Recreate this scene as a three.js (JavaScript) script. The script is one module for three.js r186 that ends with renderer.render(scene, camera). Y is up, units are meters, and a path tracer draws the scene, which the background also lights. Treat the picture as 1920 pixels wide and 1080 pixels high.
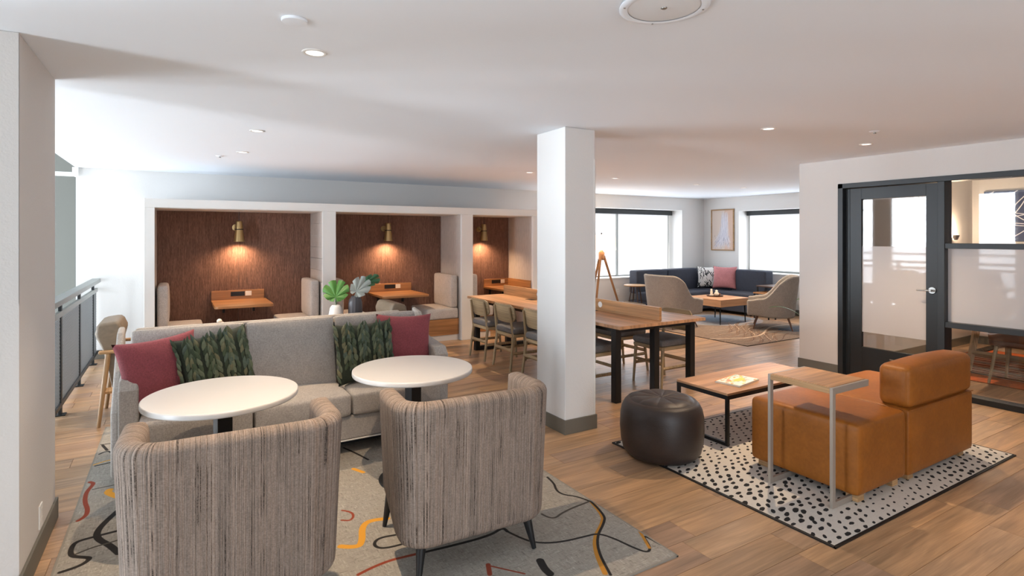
import * as THREE from 'three';
import { RoundedBoxGeometry } from 'three/addons/geometries/RoundedBoxGeometry.js';
import { mergeGeometries, toCreasedNormals } from 'three/addons/utils/BufferGeometryUtils.js';
import { RectAreaLightUniformsLib } from 'three/addons/lights/RectAreaLightUniformsLib.js';

// ------------------------------------------------------------------ camera, light, exposure
const scene = new THREE.Scene();
const EYE = 1.565, FOCAL = 1047, YAW = Math.atan(630 / 1047);
const camera = new THREE.PerspectiveCamera(2 * Math.atan(540 / FOCAL) * 180 / Math.PI, 1920 / 1080, 0.05, 200);
camera.position.set(0, EYE, 0);
camera.rotation.y = -YAW;
camera.setViewOffset(1920, 1080, 0, 96, 1920, 1080);
scene.background = new THREE.Color(1.5, 1.56, 1.62);        // even overcast sky
const renderer = new THREE.WebGLRenderer({ antialias: true });
renderer.toneMapping = THREE.LinearToneMapping;
renderer.toneMappingExposure = 1.27;
renderer.shadowMap.enabled = true;
RectAreaLightUniformsLib.init();
const DAY = new THREE.Color(0.87, 0.965, 1.07), WARM = new THREE.Color(1.0, 0.745, 0.50), LAMPWARM = new THREE.Color(1.0, 0.64, 0.38);
const ATRIUM_LEVEL = 21, FRONT_LEVEL = 5.0, SHADE_LEVEL = 2.3, DOWNLIGHT_LEVEL = 11, BOOTH_LEVEL = 2.4, SUN_LEVEL = 4;
function areaLight(name, w, h, level, pos, look, color = DAY) {
  const l = new THREE.RectAreaLight(color, level, w, h);
  l.name = name; l.position.set(...pos); l.lookAt(...look); scene.add(l); return l;
}
// daylight of the tall atrium glazing on the left and of the two shaded windows of the far corner
const ATRIUM_BAYS = [[-10.95, -9.85, 1.2], [-9.35, -8.25, 1.2], [-7.30, -6.10, 0.6], [-2.60, -1.20, 0.8]];
for (const [a, b, k] of ATRIUM_BAYS) areaLight('atrium_window_daylight', b - a, 5.6, ATRIUM_LEVEL * k, [-7.32, 0.4, (a + b) / 2], [0, 0.4, (a + b) / 2]);
areaLight('front_window_daylight', 3.0, 1.75, FRONT_LEVEL, [0.6, 1.275, 3.46], [0.6, 1.275, 0]);
// steep sun through the atrium glazing; it reaches only the lower lobby floor, which throws light up to the ceiling
const sun = new THREE.DirectionalLight(new THREE.Color(1.0, 0.96, 0.9), SUN_LEVEL);
sun.name = 'sun'; sun.position.set(-15.3, 12, -5.5); sun.target.position.set(-4.5, -3.6, -4.0); sun.castShadow = true; sun.shadow.radius = 1;
sun.shadow.mapSize.set(2048, 2048); Object.assign(sun.shadow.camera, { left: -14, right: 14, top: 12, bottom: -12, near: 1, far: 60 });
scene.add(sun); scene.add(sun.target);

// ------------------------------------------------------------------ helpers
let seedState = 7;
function rnd() { seedState = (seedState * 1664525 + 1013904223) >>> 0; return seedState / 4294967296; }
const rr = (a, b) => a + (b - a) * rnd();
const lerp = (a, b, t) => a + (b - a) * t, clamp = (x, a, b) => Math.min(b, Math.max(a, x));
const sstep = (a, b, x) => { const t = clamp((x - a) / (b - a), 0, 1); return t * t * (3 - 2 * t); };

function hash2(x, y, s) { let h = (x * 374761393 + y * 668265263 + s * 2147483647) | 0; h = Math.imul(h ^ (h >>> 13), 1274126177); h ^= h >>> 16; return (h >>> 0) / 4294967296; }
function pnoise(x, y, px, py, s) {            // periodic value noise
  const ix = Math.floor(x), iy = Math.floor(y), fx = x - ix, fy = y - iy;
  const u = fx * fx * (3 - 2 * fx), v = fy * fy * (3 - 2 * fy);
  const m = (a, n) => ((a % n) + n) % n;
  const a = hash2(m(ix, px), m(iy, py), s), b = hash2(m(ix + 1, px), m(iy, py), s), c = hash2(m(ix, px), m(iy + 1, py), s), d = hash2(m(ix + 1, px), m(iy + 1, py), s);
  return lerp(lerp(a, b, u), lerp(c, d, u), v);
}
function fbm(u, v, fx, fy, oct, s) { let r = 0, a = 0.5, t = 0; for (let i = 0; i < oct; i++) { r += a * pnoise(u * fx, v * fy, fx, fy, s + i * 17); t += a; a *= 0.5; fx *= 2; fy *= 2; } return r / t; }
function dataTex(w, h, mx, my, fn, srgb = true) {   // fn(u,v) -> [r,g,b] 0..255; covers mx by my metres
  const d = new Uint8Array(w * h * 4);
  for (let y = 0; y < h; y++) for (let x = 0; x < w; x++) {
    const c = fn((x + 0.5) / w, (y + 0.5) / h), i = (y * w + x) * 4;
    d[i] = clamp(c[0], 0, 255); d[i + 1] = clamp(c[1], 0, 255); d[i + 2] = clamp(c[2], 0, 255); d[i + 3] = 255;
  }
  const t = new THREE.DataTexture(d, w, h);
  t.wrapS = t.wrapT = THREE.RepeatWrapping; t.magFilter = THREE.LinearFilter; t.minFilter = THREE.LinearFilter;
  if (srgb) t.colorSpace = THREE.SRGBColorSpace;
  t.repeat.set(1 / mx, 1 / my); t.needsUpdate = true; return t;
}
function canvasTex(w, h, draw) {
  const c = document.createElement('canvas'); c.width = w; c.height = h;
  const g = c.getContext('2d'); draw(g, w, h);
  const t = new THREE.CanvasTexture(c); t.colorSpace = THREE.SRGBColorSpace; t.magFilter = THREE.LinearFilter; return t;
}
function mat(color, roughness = 0.6, extra = {}) { return new THREE.MeshPhysicalMaterial({ color, roughness, metalness: 0, ...extra }); }

function boxUV(g, swap = false, ou = 0, ov = 0) {      // uv in metres by the dominant axis of the normal
  const p = g.attributes.position, n = g.attributes.normal, uv = new Float32Array(p.count * 2);
  for (let i = 0; i < p.count; i++) {
    const ax = Math.abs(n.getX(i)), ay = Math.abs(n.getY(i)), az = Math.abs(n.getZ(i));
    let u, v;
    if (ay >= ax && ay >= az) { u = p.getX(i); v = p.getZ(i); } else if (ax >= az) { u = p.getZ(i); v = p.getY(i); } else { u = p.getX(i); v = p.getY(i); }
    uv[2 * i] = (swap ? v : u) + ou; uv[2 * i + 1] = (swap ? u : v) + ov;
  }
  g.setAttribute('uv', new THREE.BufferAttribute(uv, 2)); return g;
}
// box between corners; r rounds the edges
function box(x0, x1, y0, y1, z0, z1, r = 0, seg = 2, swap = false) {
  const w = Math.abs(x1 - x0), h = Math.abs(y1 - y0), d = Math.abs(z1 - z0);
  const g = r > 0 ? new RoundedBoxGeometry(w, h, d, seg, Math.min(r, w / 2.01, h / 2.01, d / 2.01)) : new THREE.BoxGeometry(w, h, d);
  g.translate((x0 + x1) / 2, (y0 + y1) / 2, (z0 + z1) / 2);
  return boxUV(g, swap, rnd() * 3, rnd() * 3);
}
function clean(g) {
  let q = g.index ? g.toNonIndexed() : g;
  const o = new THREE.BufferGeometry();
  if (!q.attributes.normal) q.computeVertexNormals();
  o.setAttribute('position', q.attributes.position); o.setAttribute('normal', q.attributes.normal);
  o.setAttribute('uv', q.attributes.uv || new THREE.BufferAttribute(new Float32Array(q.attributes.position.count * 2), 2));
  return o;
}
const merged = (list) => list.length === 1 ? list[0] : mergeGeometries(list.map(clean));
const taken = new Map();
function numbered(name) { const n = taken.get(name) ?? 0; taken.set(name, n + 1); return n ? name + '_' + String(n).padStart(3, '0') : name; }
function part(name, geos, m, parent) {
  const o = new THREE.Mesh(merged([].concat(geos)), m);
  o.name = name; o.castShadow = o.receiveShadow = true; parent.add(o); return o;
}
function tag(o, label, category, group, kind) { o.userData.label = label; o.userData.category = category; if (group) o.userData.group = group; if (kind) o.userData.kind = kind; return o; }
function thing(name, label, category, pos = [0, 0, 0], turn = 0, group) {
  const o = new THREE.Group(); o.name = numbered(name); o.position.set(...pos); o.rotation.y = turn; scene.add(o);
  return tag(o, label, category, group);
}
function solo(name, geos, m, label, category, group) { const o = part(numbered(name), geos, m, scene); return tag(o, label, category, group); }
function struct(name, geos, m, label, category) { const o = part(numbered(name), geos, m, scene); return tag(o, label, category, null, 'structure'); }
function structGroup(name, label, category, pos = [0, 0, 0]) { const o = thing(name, label, category, pos); o.userData.kind = 'structure'; return o; }
function dup(root, pos, turn, label, group) {
  const r = root.clone(); r.name = numbered(root.name.replace(/_\d{3}$/, '')); r.userData = { ...root.userData, label }; if (group) r.userData.group = group;
  r.position.set(...pos); r.rotation.y = turn; scene.add(r); return r;
}
function smoothNormals(g) {
  const p = g.attributes.position, idx = g.index ? g.index.array : null, nf = (idx ? idx.length : p.count) / 3, acc = new Map();
  const key = (i) => Math.round(p.getX(i) * 2e4) + ',' + Math.round(p.getY(i) * 2e4) + ',' + Math.round(p.getZ(i) * 2e4);
  const a = new THREE.Vector3(), b = new THREE.Vector3(), c = new THREE.Vector3();
  for (let f = 0; f < nf; f++) {
    const i = idx ? idx[3 * f] : 3 * f, j = idx ? idx[3 * f + 1] : 3 * f + 1, k = idx ? idx[3 * f + 2] : 3 * f + 2;
    a.fromBufferAttribute(p, i); b.fromBufferAttribute(p, j); c.fromBufferAttribute(p, k);
    b.sub(a); c.sub(a); b.cross(c);
    for (const q of [i, j, k]) { const h = key(q); let v = acc.get(h); if (!v) acc.set(h, v = new THREE.Vector3()); v.add(b); }
  }
  const n = new Float32Array(p.count * 3);
  for (let i = 0; i < p.count; i++) { const v = acc.get(key(i)).clone().normalize(); n[3 * i] = v.x; n[3 * i + 1] = v.y; n[3 * i + 2] = v.z; }
  g.setAttribute('normal', new THREE.BufferAttribute(n, 3)); return g;
}
function outward(g) {            // turn the faces outward by the sign of the volume
  const p = g.attributes.position, ix = g.index.array; let vol = 0;
  const a = new THREE.Vector3(), b = new THREE.Vector3(), c = new THREE.Vector3();
  for (let f = 0; f < ix.length; f += 3) { a.fromBufferAttribute(p, ix[f]); b.fromBufferAttribute(p, ix[f + 1]); c.fromBufferAttribute(p, ix[f + 2]); vol += a.dot(b.cross(c)); }
  if (vol < 0) for (let f = 0; f < ix.length; f += 3) { const t = ix[f]; ix[f] = ix[f + 1]; ix[f + 1] = t; }
  return g;
}
function grid(nu, nv, fn, uvfn) {       // surface over (0..1, 0..1)
  const pos = [], uv = [], ix = [];
  for (let j = 0; j <= nv; j++) for (let i = 0; i <= nu; i++) { const q = fn(i / nu, j / nv); pos.push(...q); const t = uvfn ? uvfn(i / nu, j / nv, q) : [i / nu, j / nv]; uv.push(...t); }
  for (let j = 0; j < nv; j++) for (let i = 0; i < nu; i++) { const a = j * (nu + 1) + i, b = a + 1, c = a + nu + 1, d = c + 1; ix.push(a, b, d, a, d, c); }
  const g = new THREE.BufferGeometry();
  g.setAttribute('position', new THREE.Float32BufferAttribute(pos, 3)); g.setAttribute('uv', new THREE.Float32BufferAttribute(uv, 2)); g.setIndex(ix);
  return g;
}
// upholstered block: rounded edges and a soft crown on chosen faces
function softBox(x0, x1, y0, y1, z0, z1, r, crown = [0, 0, 0], seg = 10, swap = false) {
  const w = x1 - x0, h = y1 - y0, d = z1 - z0, g = new THREE.BoxGeometry(1, 1, 1, seg, seg, seg), p = g.attributes.position, n = g.attributes.normal;
  const ease = (t) => { const s = Math.sign(t), q = Math.abs(t) * 2; return s * (1 - Math.pow(1 - q, 1.8)) / 2; };
  for (let i = 0; i < p.count; i++) {
    let a = ease(p.getX(i)), b = ease(p.getY(i)), c = ease(p.getZ(i));
    let x = a * w, y = b * h, z = c * d;
    const ix = clamp(x, -w / 2 + r, w / 2 - r), iy = clamp(y, -h / 2 + r, h / 2 - r), iz = clamp(z, -d / 2 + r, d / 2 - r);
    const v = new THREE.Vector3(x - ix, y - iy, z - iz); if (v.lengthSq() > 1e-12) v.setLength(r);
    x = ix + v.x; y = iy + v.y; z = iz + v.z;
    const A = 1 - 4 * a * a, B = 1 - 4 * b * b, C = 1 - 4 * c * c;
    x += crown[0] * 2 * a * B * C; y += crown[1] * 2 * b * A * C; z += crown[2] * 2 * c * A * B;
    p.setXYZ(i, x + (x0 + x1) / 2, y + (y0 + y1) / 2, z + (z0 + z1) / 2);
  }
  const ou = rnd(), ov = rnd();
  boxUV(g, swap, ou, ov);             // uv by the flat face normals of the source box
  return smoothNormals(g);
}
// scatter cushion lying in the xy plane, thickness along z
function pillowGeo(w, h, t, N = 22) {
  const f = (sgn) => grid(N, N, (u, v) => {
    const x = 2 * u - 1, y = 2 * v - 1;
    const pin = 0.10, px = x * (1 - pin * (1 - Math.pow(Math.abs(x), 2)) * 0 - pin * Math.pow(1 - y * y, 1) * Math.pow(Math.abs(x), 3)), py = y * (1 - pin * Math.pow(1 - x * x, 1) * Math.pow(Math.abs(y), 3));
    const th = Math.pow(Math.max(0, (1 - Math.pow(Math.abs(x), 2.6)) * (1 - Math.pow(Math.abs(y), 2.6))), 0.55);
    const wr = 1 + 0.05 * Math.sin(7 * x + 3 * y) * Math.sin(5 * y - 2 * x);
    return [px * w / 2, py * h / 2, sgn * th * t / 2 * wr];
  }, (u, v) => [u * w, v * h]);
  const a = f(1), b = f(-1); const ib = b.index.array; for (let i = 0; i < ib.length; i += 3) { const q = ib[i]; ib[i] = ib[i + 1]; ib[i + 1] = q; }
  return smoothNormals(mergeGeometries([a, b]));
}
function pillowDepth(x, y) { return Math.pow(Math.max(0, (1 - Math.pow(Math.abs(x), 2.6)) * (1 - Math.pow(Math.abs(y), 2.6))), 0.55); }
// tapered round bar between two points
function bar(a, b, r0, r1 = r0, seg = 12) {
  const A = new THREE.Vector3(...a), B = new THREE.Vector3(...b), d = B.clone().sub(A), L = d.length();
  const g = new THREE.CylinderGeometry(r1, r0, L, seg, 1); g.translate(0, L / 2, 0);
  g.applyQuaternion(new THREE.Quaternion().setFromUnitVectors(new THREE.Vector3(0, 1, 0), d.normalize())); g.translate(...a);
  const uv = g.attributes.uv; for (let i = 0; i < uv.count; i++) uv.setXY(i, uv.getY(i) * L, uv.getX(i) * r0 * 6);
  return g;
}
// tapered square-section bar
function sqbar(a, b, w0, w1 = w0) { const g = bar(a, b, w0 * Math.SQRT1_2, w1 * Math.SQRT1_2, 4); return boxUV(toCreasedNormals(g, 0.4), true, rnd(), rnd()); }
function lathe(pts, seg = 48) { return new THREE.LatheGeometry(pts.map(([r, y]) => new THREE.Vector2(r, y)), seg); }
function at(g, x, y, z, ry = 0) { if (ry) g.rotateY(ry); g.translate(x, y, z); return g; }

// wrap-round upholstered shell: a closed rounded section swept along a U
function shellGeo({ w, zf, zb, R, th, y0, y1, flare = 0, tilt = 0, steps = 10 }) {
  const pts = [], H = w / 2, add = (x, z, nx, nz) => pts.push({ x, z, nx, nz });
  for (let i = 0; i <= steps; i++) add(H, lerp(zf, zb - R, i / steps), 1, 0);
  for (let i = 1; i <= steps; i++) { const t = i / steps * Math.PI / 2; add(H - R + R * Math.cos(t), zb - R + R * Math.sin(t), Math.cos(t), Math.sin(t)); }
  for (let i = 1; i <= steps; i++) add(lerp(H - R, -H + R, i / steps), zb, 0, 1);
  for (let i = 1; i <= steps; i++) { const t = Math.PI / 2 + i / steps * Math.PI / 2; add(-H + R + R * Math.cos(t), zb - R + R * Math.sin(t), Math.cos(t), Math.sin(t)); }
  for (let i = 1; i <= steps; i++) add(-H, lerp(zb - R, zf, i / steps), -1, 0);
  let s = 0; pts[0].s = 0; for (let i = 1; i < pts.length; i++) { s += Math.hypot(pts[i].x - pts[i - 1].x, pts[i].z - pts[i - 1].z); pts[i].s = s; }
  const L = s, rings = [], r = th * 0.46;
  for (let k = 0; k < 6; k++) { const f = k / 6 * Math.PI / 2; rings.push({ p: pts[0], mv: -r * Math.cos(f) * 1.0, sh: r * (1 - Math.sin(f)), end: 0 }); }
  for (const p of pts) rings.push({ p, mv: 0, sh: 0 });
  for (let k = 5; k >= 0; k--) { const f = k / 6 * Math.PI / 2; rings.push({ p: pts[pts.length - 1], mv: r * Math.cos(f), sh: r * (1 - Math.sin(f)), end: 1 }); }
  const section = (h) => {                 // (offset, height) loop, offset outward positive
    const o = [], q = th / 2, n = 6, ny = 10;
    for (let i = 0; i <= ny; i++) o.push([q, lerp(r, h - r, i / ny), 0]);
    for (let i = 1; i <= n; i++) { const t = i / n * Math.PI / 2; o.push([q - r + r * Math.cos(t), h - r + r * Math.sin(t)]); }
    for (let i = 0; i <= n; i++) { const t = Math.PI / 2 + i / n * Math.PI / 2; o.push([-q + r + r * Math.cos(t), h - r + r * Math.sin(t)]); }
    for (let i = 1; i <= ny; i++) o.push([-q, lerp(h - r, r, i / ny)]);
    for (let i = 1; i <= n; i++) { const t = Math.PI + i / n * Math.PI / 2; o.push([-q + r + r * Math.cos(t), r + r * Math.sin(t)]); }
    for (let i = 0; i <= n; i++) { const t = 1.5 * Math.PI + i / n * Math.PI / 2; o.push([q - r + r * Math.cos(t), r + r * Math.sin(t)]); }
    return o;
  };
  const pos = [], uv = [], ix = []; let M = 0;
  rings.forEach((g) => {
    const t = g.p.s / L, b = y0(t, g.p), e = y1(t, g.p), h = e - b, sec = section(h); M = sec.length; let v = 0;
    const dx = -g.p.nz, dz = g.p.nx;      // travel direction
    sec.forEach(([o, y], i) => {
      if (i) v += Math.hypot(o - sec[i - 1][0], y - sec[i - 1][1]);
      const oo = clamp(o, -th / 2 + g.sh, th / 2 - g.sh), yy = clamp(y, g.sh, h - g.sh), out = oo + flare * yy / 0.66 + (typeof tilt === 'function' ? tilt(yy + b, t) : 0);
      pos.push(g.p.x + g.p.nx * out + dx * g.mv, b + yy, g.p.z + g.p.nz * out + dz * g.mv);
      uv.push(g.p.s + g.mv, v);
    });
  });
  const n = rings.length;
  for (let k = 0; k < n - 1; k++) for (let i = 0; i < M; i++) { const a = k * M + i, b = k * M + (i + 1) % M, c = a + M, d = b + M; ix.push(a, b, d, a, d, c); }
  for (const [k, flip] of [[0, 1], [n - 1, 0]]) {
    const c = pos.length / 3; let x = 0, y = 0, z = 0; for (let i = 0; i < M; i++) { x += pos[3 * (k * M + i)]; y += pos[3 * (k * M + i) + 1]; z += pos[3 * (k * M + i) + 2]; }
    pos.push(x / M, y / M, z / M); uv.push(uv[2 * k * M], 0.3);
    for (let i = 0; i < M; i++) { const a = k * M + i, b = k * M + (i + 1) % M; flip ? ix.push(c, b, a) : ix.push(c, a, b); }
  }
  const g = new THREE.BufferGeometry();
  g.setAttribute('position', new THREE.Float32BufferAttribute(pos, 3)); g.setAttribute('uv', new THREE.Float32BufferAttribute(uv, 2)); g.setIndex(ix);
  return smoothNormals(outward(g));
}

// ------------------------------------------------------------------ textures and materials
const grainTex = dataTex(1024, 512, 1.6, 0.36, (u, v) => {          // wood, grain along u
  const warp = fbm(u, v, 3, 4, 3, 11) * 0.5;
  const a = fbm(u, (v + warp * 0.15) % 1, 4, 40, 3, 3), b = fbm(u, v, 10, 128, 2, 5), c = fbm(u, v, 2, 5, 3, 8);
  const k = 205 + (a - 0.5) * 70 + (b - 0.5) * 40 + (c - 0.5) * 55;
  return [k + 6, k, k - 6];
});
const plankTex = dataTex(1024, 1024, 2.4, 0.9, (u, v) => {
  const w = fbm(u, v, 3, 6, 3, 21) * 0.12;
  const a = fbm(u, (v + w) % 1, 6, 60, 4, 23), b = fbm(u, v, 24, 256, 2, 25), c = fbm(u, v, 5, 9, 3, 28), kn = Math.pow(fbm(u, (v + w * 2) % 1, 8, 22, 3, 33), 3);
  const k = 216 + (a - 0.5) * 56 + (b - 0.5) * 26 + (c - 0.5) * 52 - kn * 34;
  return [k + 2 + (c - .5) * 8, k, k - 4 - (c - .5) * 12];
});
const plankBump = dataTex(512, 512, 1.2, 0.45, (u, v) => { const k = 255 * (0.5 * fbm(u, v, 6, 80, 2, 41) + 0.5 * fbm(u, v, 12, 200, 1, 43)); return [k, k, k]; }, false);
const weaveTex = dataTex(512, 512, 0.32, 0.32, (u, v) => {
  const th = 0.5 + 0.25 * Math.sin(u * 512 * Math.PI / 2.0) + 0.25 * Math.sin(v * 512 * Math.PI / 2.0);
  const a = fbm(u, v, 64, 64, 2, 51), b = fbm(u, v, 170, 40, 1, 53), c = fbm(u, v, 40, 170, 1, 54), e = fbm(u, v, 6, 6, 3, 56);
  const k = 214 + (a - 0.5) * 26 + (b + c - 1) * 26 + (e - 0.5) * 12 + (th - 0.5) * 10; return [k, k, k];
});
const weaveBump = dataTex(512, 512, 0.16, 0.16, (u, v) => { const k = 255 * (0.4 * fbm(u, v, 128, 128, 1, 61) + 0.3 * fbm(u, v, 200, 60, 1, 62) + 0.3 * fbm(u, v, 60, 200, 1, 63)); return [k, k, k]; }, false);
// tweed of the barrel chairs: vertical yarns, each with its own tone, broken into dashes
const yarn = []; { let st = 99; const q = () => { st = (st * 1664525 + 1013904223) >>> 0; return st / 4294967296; }; for (let i = 0; i < 512; i++) yarn.push([q(), q(), q()]); }
const tweedTex = dataTex(2048, 1024, 1.05, 0.6, (u, v) => {
  const i = Math.floor(u * 512), [a, b, c] = yarn[i];
  const broad = fbm(u, 0.3, 40, 1, 2, 71), along = fbm(u, v, 512, 14, 2, 73), knot = fbm(u, v, 256, 170, 1, 75), patch = fbm(u, v, 30, 5, 2, 77);
  let k = 216 + (a - 0.5) * 46 + (broad - 0.5) * 20 + (along - 0.5) * 46 + (knot - 0.5) * 34;
  const dark = (b > 0.72 ? 1 : 0) * sstep(0.42, 0.62, along * 0.55 + patch * 0.45) * (0.4 + 0.6 * sstep(0.35, 0.6, knot));
  k -= dark * 118;
  const warm = c > 0.72 ? 9 : 0;
  return [k + 1 + warm * 0.6, k - 3, k - 8 - warm * 0.5];
});
const tweedBump = dataTex(1024, 512, 1.05, 0.2, (u, v) => { const i = Math.floor(u * 512), k = 255 * (0.35 * yarn[i][0] + 0.3 * fbm(u, v, 512, 30, 1, 81) + 0.35 * fbm(u, v, 256, 60, 1, 83)); return [k, k, k]; }, false);
const wallcoverTex = dataTex(512, 1024, 0.7, 1.4, (u, v) => {
  const a = fbm(u, v, 256, 10, 2, 91), b = fbm(u, v, 120, 40, 2, 93), c = fbm(u, v, 5, 4, 3, 95), e = fbm(u, v, 220, 60, 1, 97);
  const k = 196 + (a - 0.5) * 90 + (b - 0.5) * 50 + (c - 0.5) * 34 + (e - 0.5) * 40; return [k + 6, k - 2, k - 6];
});
const ribTex = dataTex(256, 256, 0.25, 0.5, (u, v) => { const k = 224 + 18 * Math.sin(u * 2 * Math.PI * 9) + (fbm(u, v, 64, 8, 2, 101) - 0.5) * 40; return [k, k, k]; });
const leatherBump = dataTex(512, 512, 0.18, 0.18, (u, v) => { const k = 255 * (0.6 * fbm(u, v, 40, 40, 3, 111) + 0.4 * fbm(u, v, 110, 110, 1, 113)); return [k, k, k]; }, false);
const leatherTex = dataTex(512, 512, 0.9, 0.9, (u, v) => { const a = fbm(u, v, 5, 5, 4, 121), b = fbm(u, v, 60, 60, 2, 123), k = 215 + (a - 0.5) * 44 + (b - 0.5) * 22; return [k + 3, k, k - 3]; });
const wallBump = dataTex(256, 256, 0.3, 0.3, (u, v) => { const k = 255 * fbm(u, v, 48, 48, 2, 131); return [k, k, k]; }, false);

const M = {
  wall: mat('#e3e1de', 0.85, { bumpMap: wallBump, bumpScale: 0.0006 }), ceiling: mat('#eff4fa', 0.92), greige: mat('#d6d1cc', 0.85, { bumpMap: wallBump, bumpScale: 0.0006 }),
  atriumWall: mat('#787872', 0.9), trim: mat('#ecebe7', 0.5), baseboard: mat('#6c685e', 0.55), subfloor: mat('#3d2f26', 0.9),
  lobbyFloor: mat('#d8d3ca', 0.7), metalBlack: mat('#17181a', 0.45, { metalness: 0.2 }), frameBlack: mat('#1a1e20', 0.42), steel: mat('#a9a9a6', 0.3, { metalness: 0.9 }), railGrey: mat('#8f928f', 0.45, { metalness: 0.25 }), railMesh: mat('#8b8f91', 0.5, { metalness: 0.3 }), railDark: mat('#2b2e30', 0.5, { metalness: 0.3 }),
  oak: mat('#c8925f', 0.42, { map: grainTex }), oakLight: mat('#dca873', 0.42, { map: grainTex }), oakPale: mat('#cfa777', 0.5, { map: grainTex }), oakGrey: mat('#cbb691', 0.55, { map: grainTex }), oakRed: mat('#dbad86', 0.4, { map: grainTex }), boothWood: mat('#c8925f', 0.5, { map: grainTex }), darkwood: mat('#5d4435', 0.5, { map: grainTex }),
  sofa: mat('#ccc4bc', 0.95, { map: weaveTex, bumpMap: weaveBump, bumpScale: 0.0012, sheen: 0.2, sheenColor: new THREE.Color(0.3, 0.3, 0.3), sheenRoughness: 0.6 }),
  tweed: mat('#a2948a', 0.97, { map: tweedTex, bumpMap: tweedBump, bumpScale: 0.0016 }),
  booth: mat('#eae1d9', 0.95, { map: weaveTex, bumpMap: weaveBump, bumpScale: 0.001 }), boothPanel: mat('#dfd6cd', 0.95, { map: ribTex }),
  wallcover: mat('#93705f', 0.85, { map: wallcoverTex, bumpMap: wallcoverTex, bumpScale: 0.0015 }),
  whiteTop: mat('#d8d5d1', 0.3), whiteEdge: mat('#e6e2dc', 0.5), brass: mat('#b79b6c', 0.34, { metalness: 0.75 }), bulb: new THREE.MeshStandardMaterial({ color: '#fff4e0', emissive: new THREE.Color(1, 0.72, 0.42), emissiveIntensity: 2.6 }),
  lens: new THREE.MeshStandardMaterial({ color: '#ffffff', emissive: new THREE.Color(1, 0.95, 0.88), emissiveIntensity: 1.5 }),
  shadeGlow: new THREE.MeshStandardMaterial({ color: '#f2f3f5', roughness: 0.95, emissive: new THREE.Color(0.93, 0.965, 1.0), emissiveIntensity: 0.45 }),
  lampShade: new THREE.MeshStandardMaterial({ color: '#f3e3cf', roughness: 0.95, emissive: new THREE.Color(1.0, 0.84, 0.70), emissiveIntensity: 0.80 }),
  pink: mat('#a9545b', 0.9, { map: weaveTex, bumpMap: weaveBump, bumpScale: 0.001, sheen: 0.4, sheenColor: new THREE.Color(0.6, 0.3, 0.32), sheenRoughness: 0.5 }), rose: mat('#ee9ea0', 0.9, { map: weaveTex }),
  green: mat('#2f3828', 0.85, { map: weaveTex }), orange: mat('#ae6a27', 0.45, { specularIntensity: 0.55, map: leatherTex, bumpMap: leatherBump, bumpScale: 0.0006 }), pouf: mat('#3b302c', 0.42, { map: leatherTex, bumpMap: leatherBump, bumpScale: 0.0007 }),
  tan: mat('#988873', 0.5, { map: leatherTex, bumpMap: leatherBump, bumpScale: 0.0005 }), brownLeather: mat('#6d4a35', 0.5, { map: leatherTex }), navySofa: mat('#4d515e', 0.95, { map: weaveTex, bumpMap: weaveBump, bumpScale: 0.001 }),
  lounge: mat('#beb4aa', 0.95, { map: weaveTex, bumpMap: weaveBump, bumpScale: 0.001 }), seatGrey: mat('#8f8b89', 0.95, { map: weaveTex }), seatDark: mat('#5b5b61', 0.95, { map: weaveTex }),
  black: mat('#0f0f10', 0.5), white: mat('#f0efec', 0.5), cream: mat('#e9e0cf', 0.6), darkVase: mat('#4a4a50', 0.45), chairLeg: mat('#8d6147', 0.45, { map: grainTex }), greyMetal: mat('#a89d91', 0.42, { metalness: 0.35 }),
  leafGreen: mat('#4b8034', 0.42), leafSilver: mat('#a9b3ae', 0.4), leafDark: mat('#3f6f4c', 0.45), soil: mat('#3a2d22', 0.95),
  glass: mat('#ffffff', 0.02, { transmission: 1, thickness: 0, ior: 1.5 }), frosted: mat('#f1efee', 0.55, { transmission: 0.62, thickness: 0, ior: 1.45, clearcoat: 1, clearcoatRoughness: 0.03 }),
};

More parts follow.
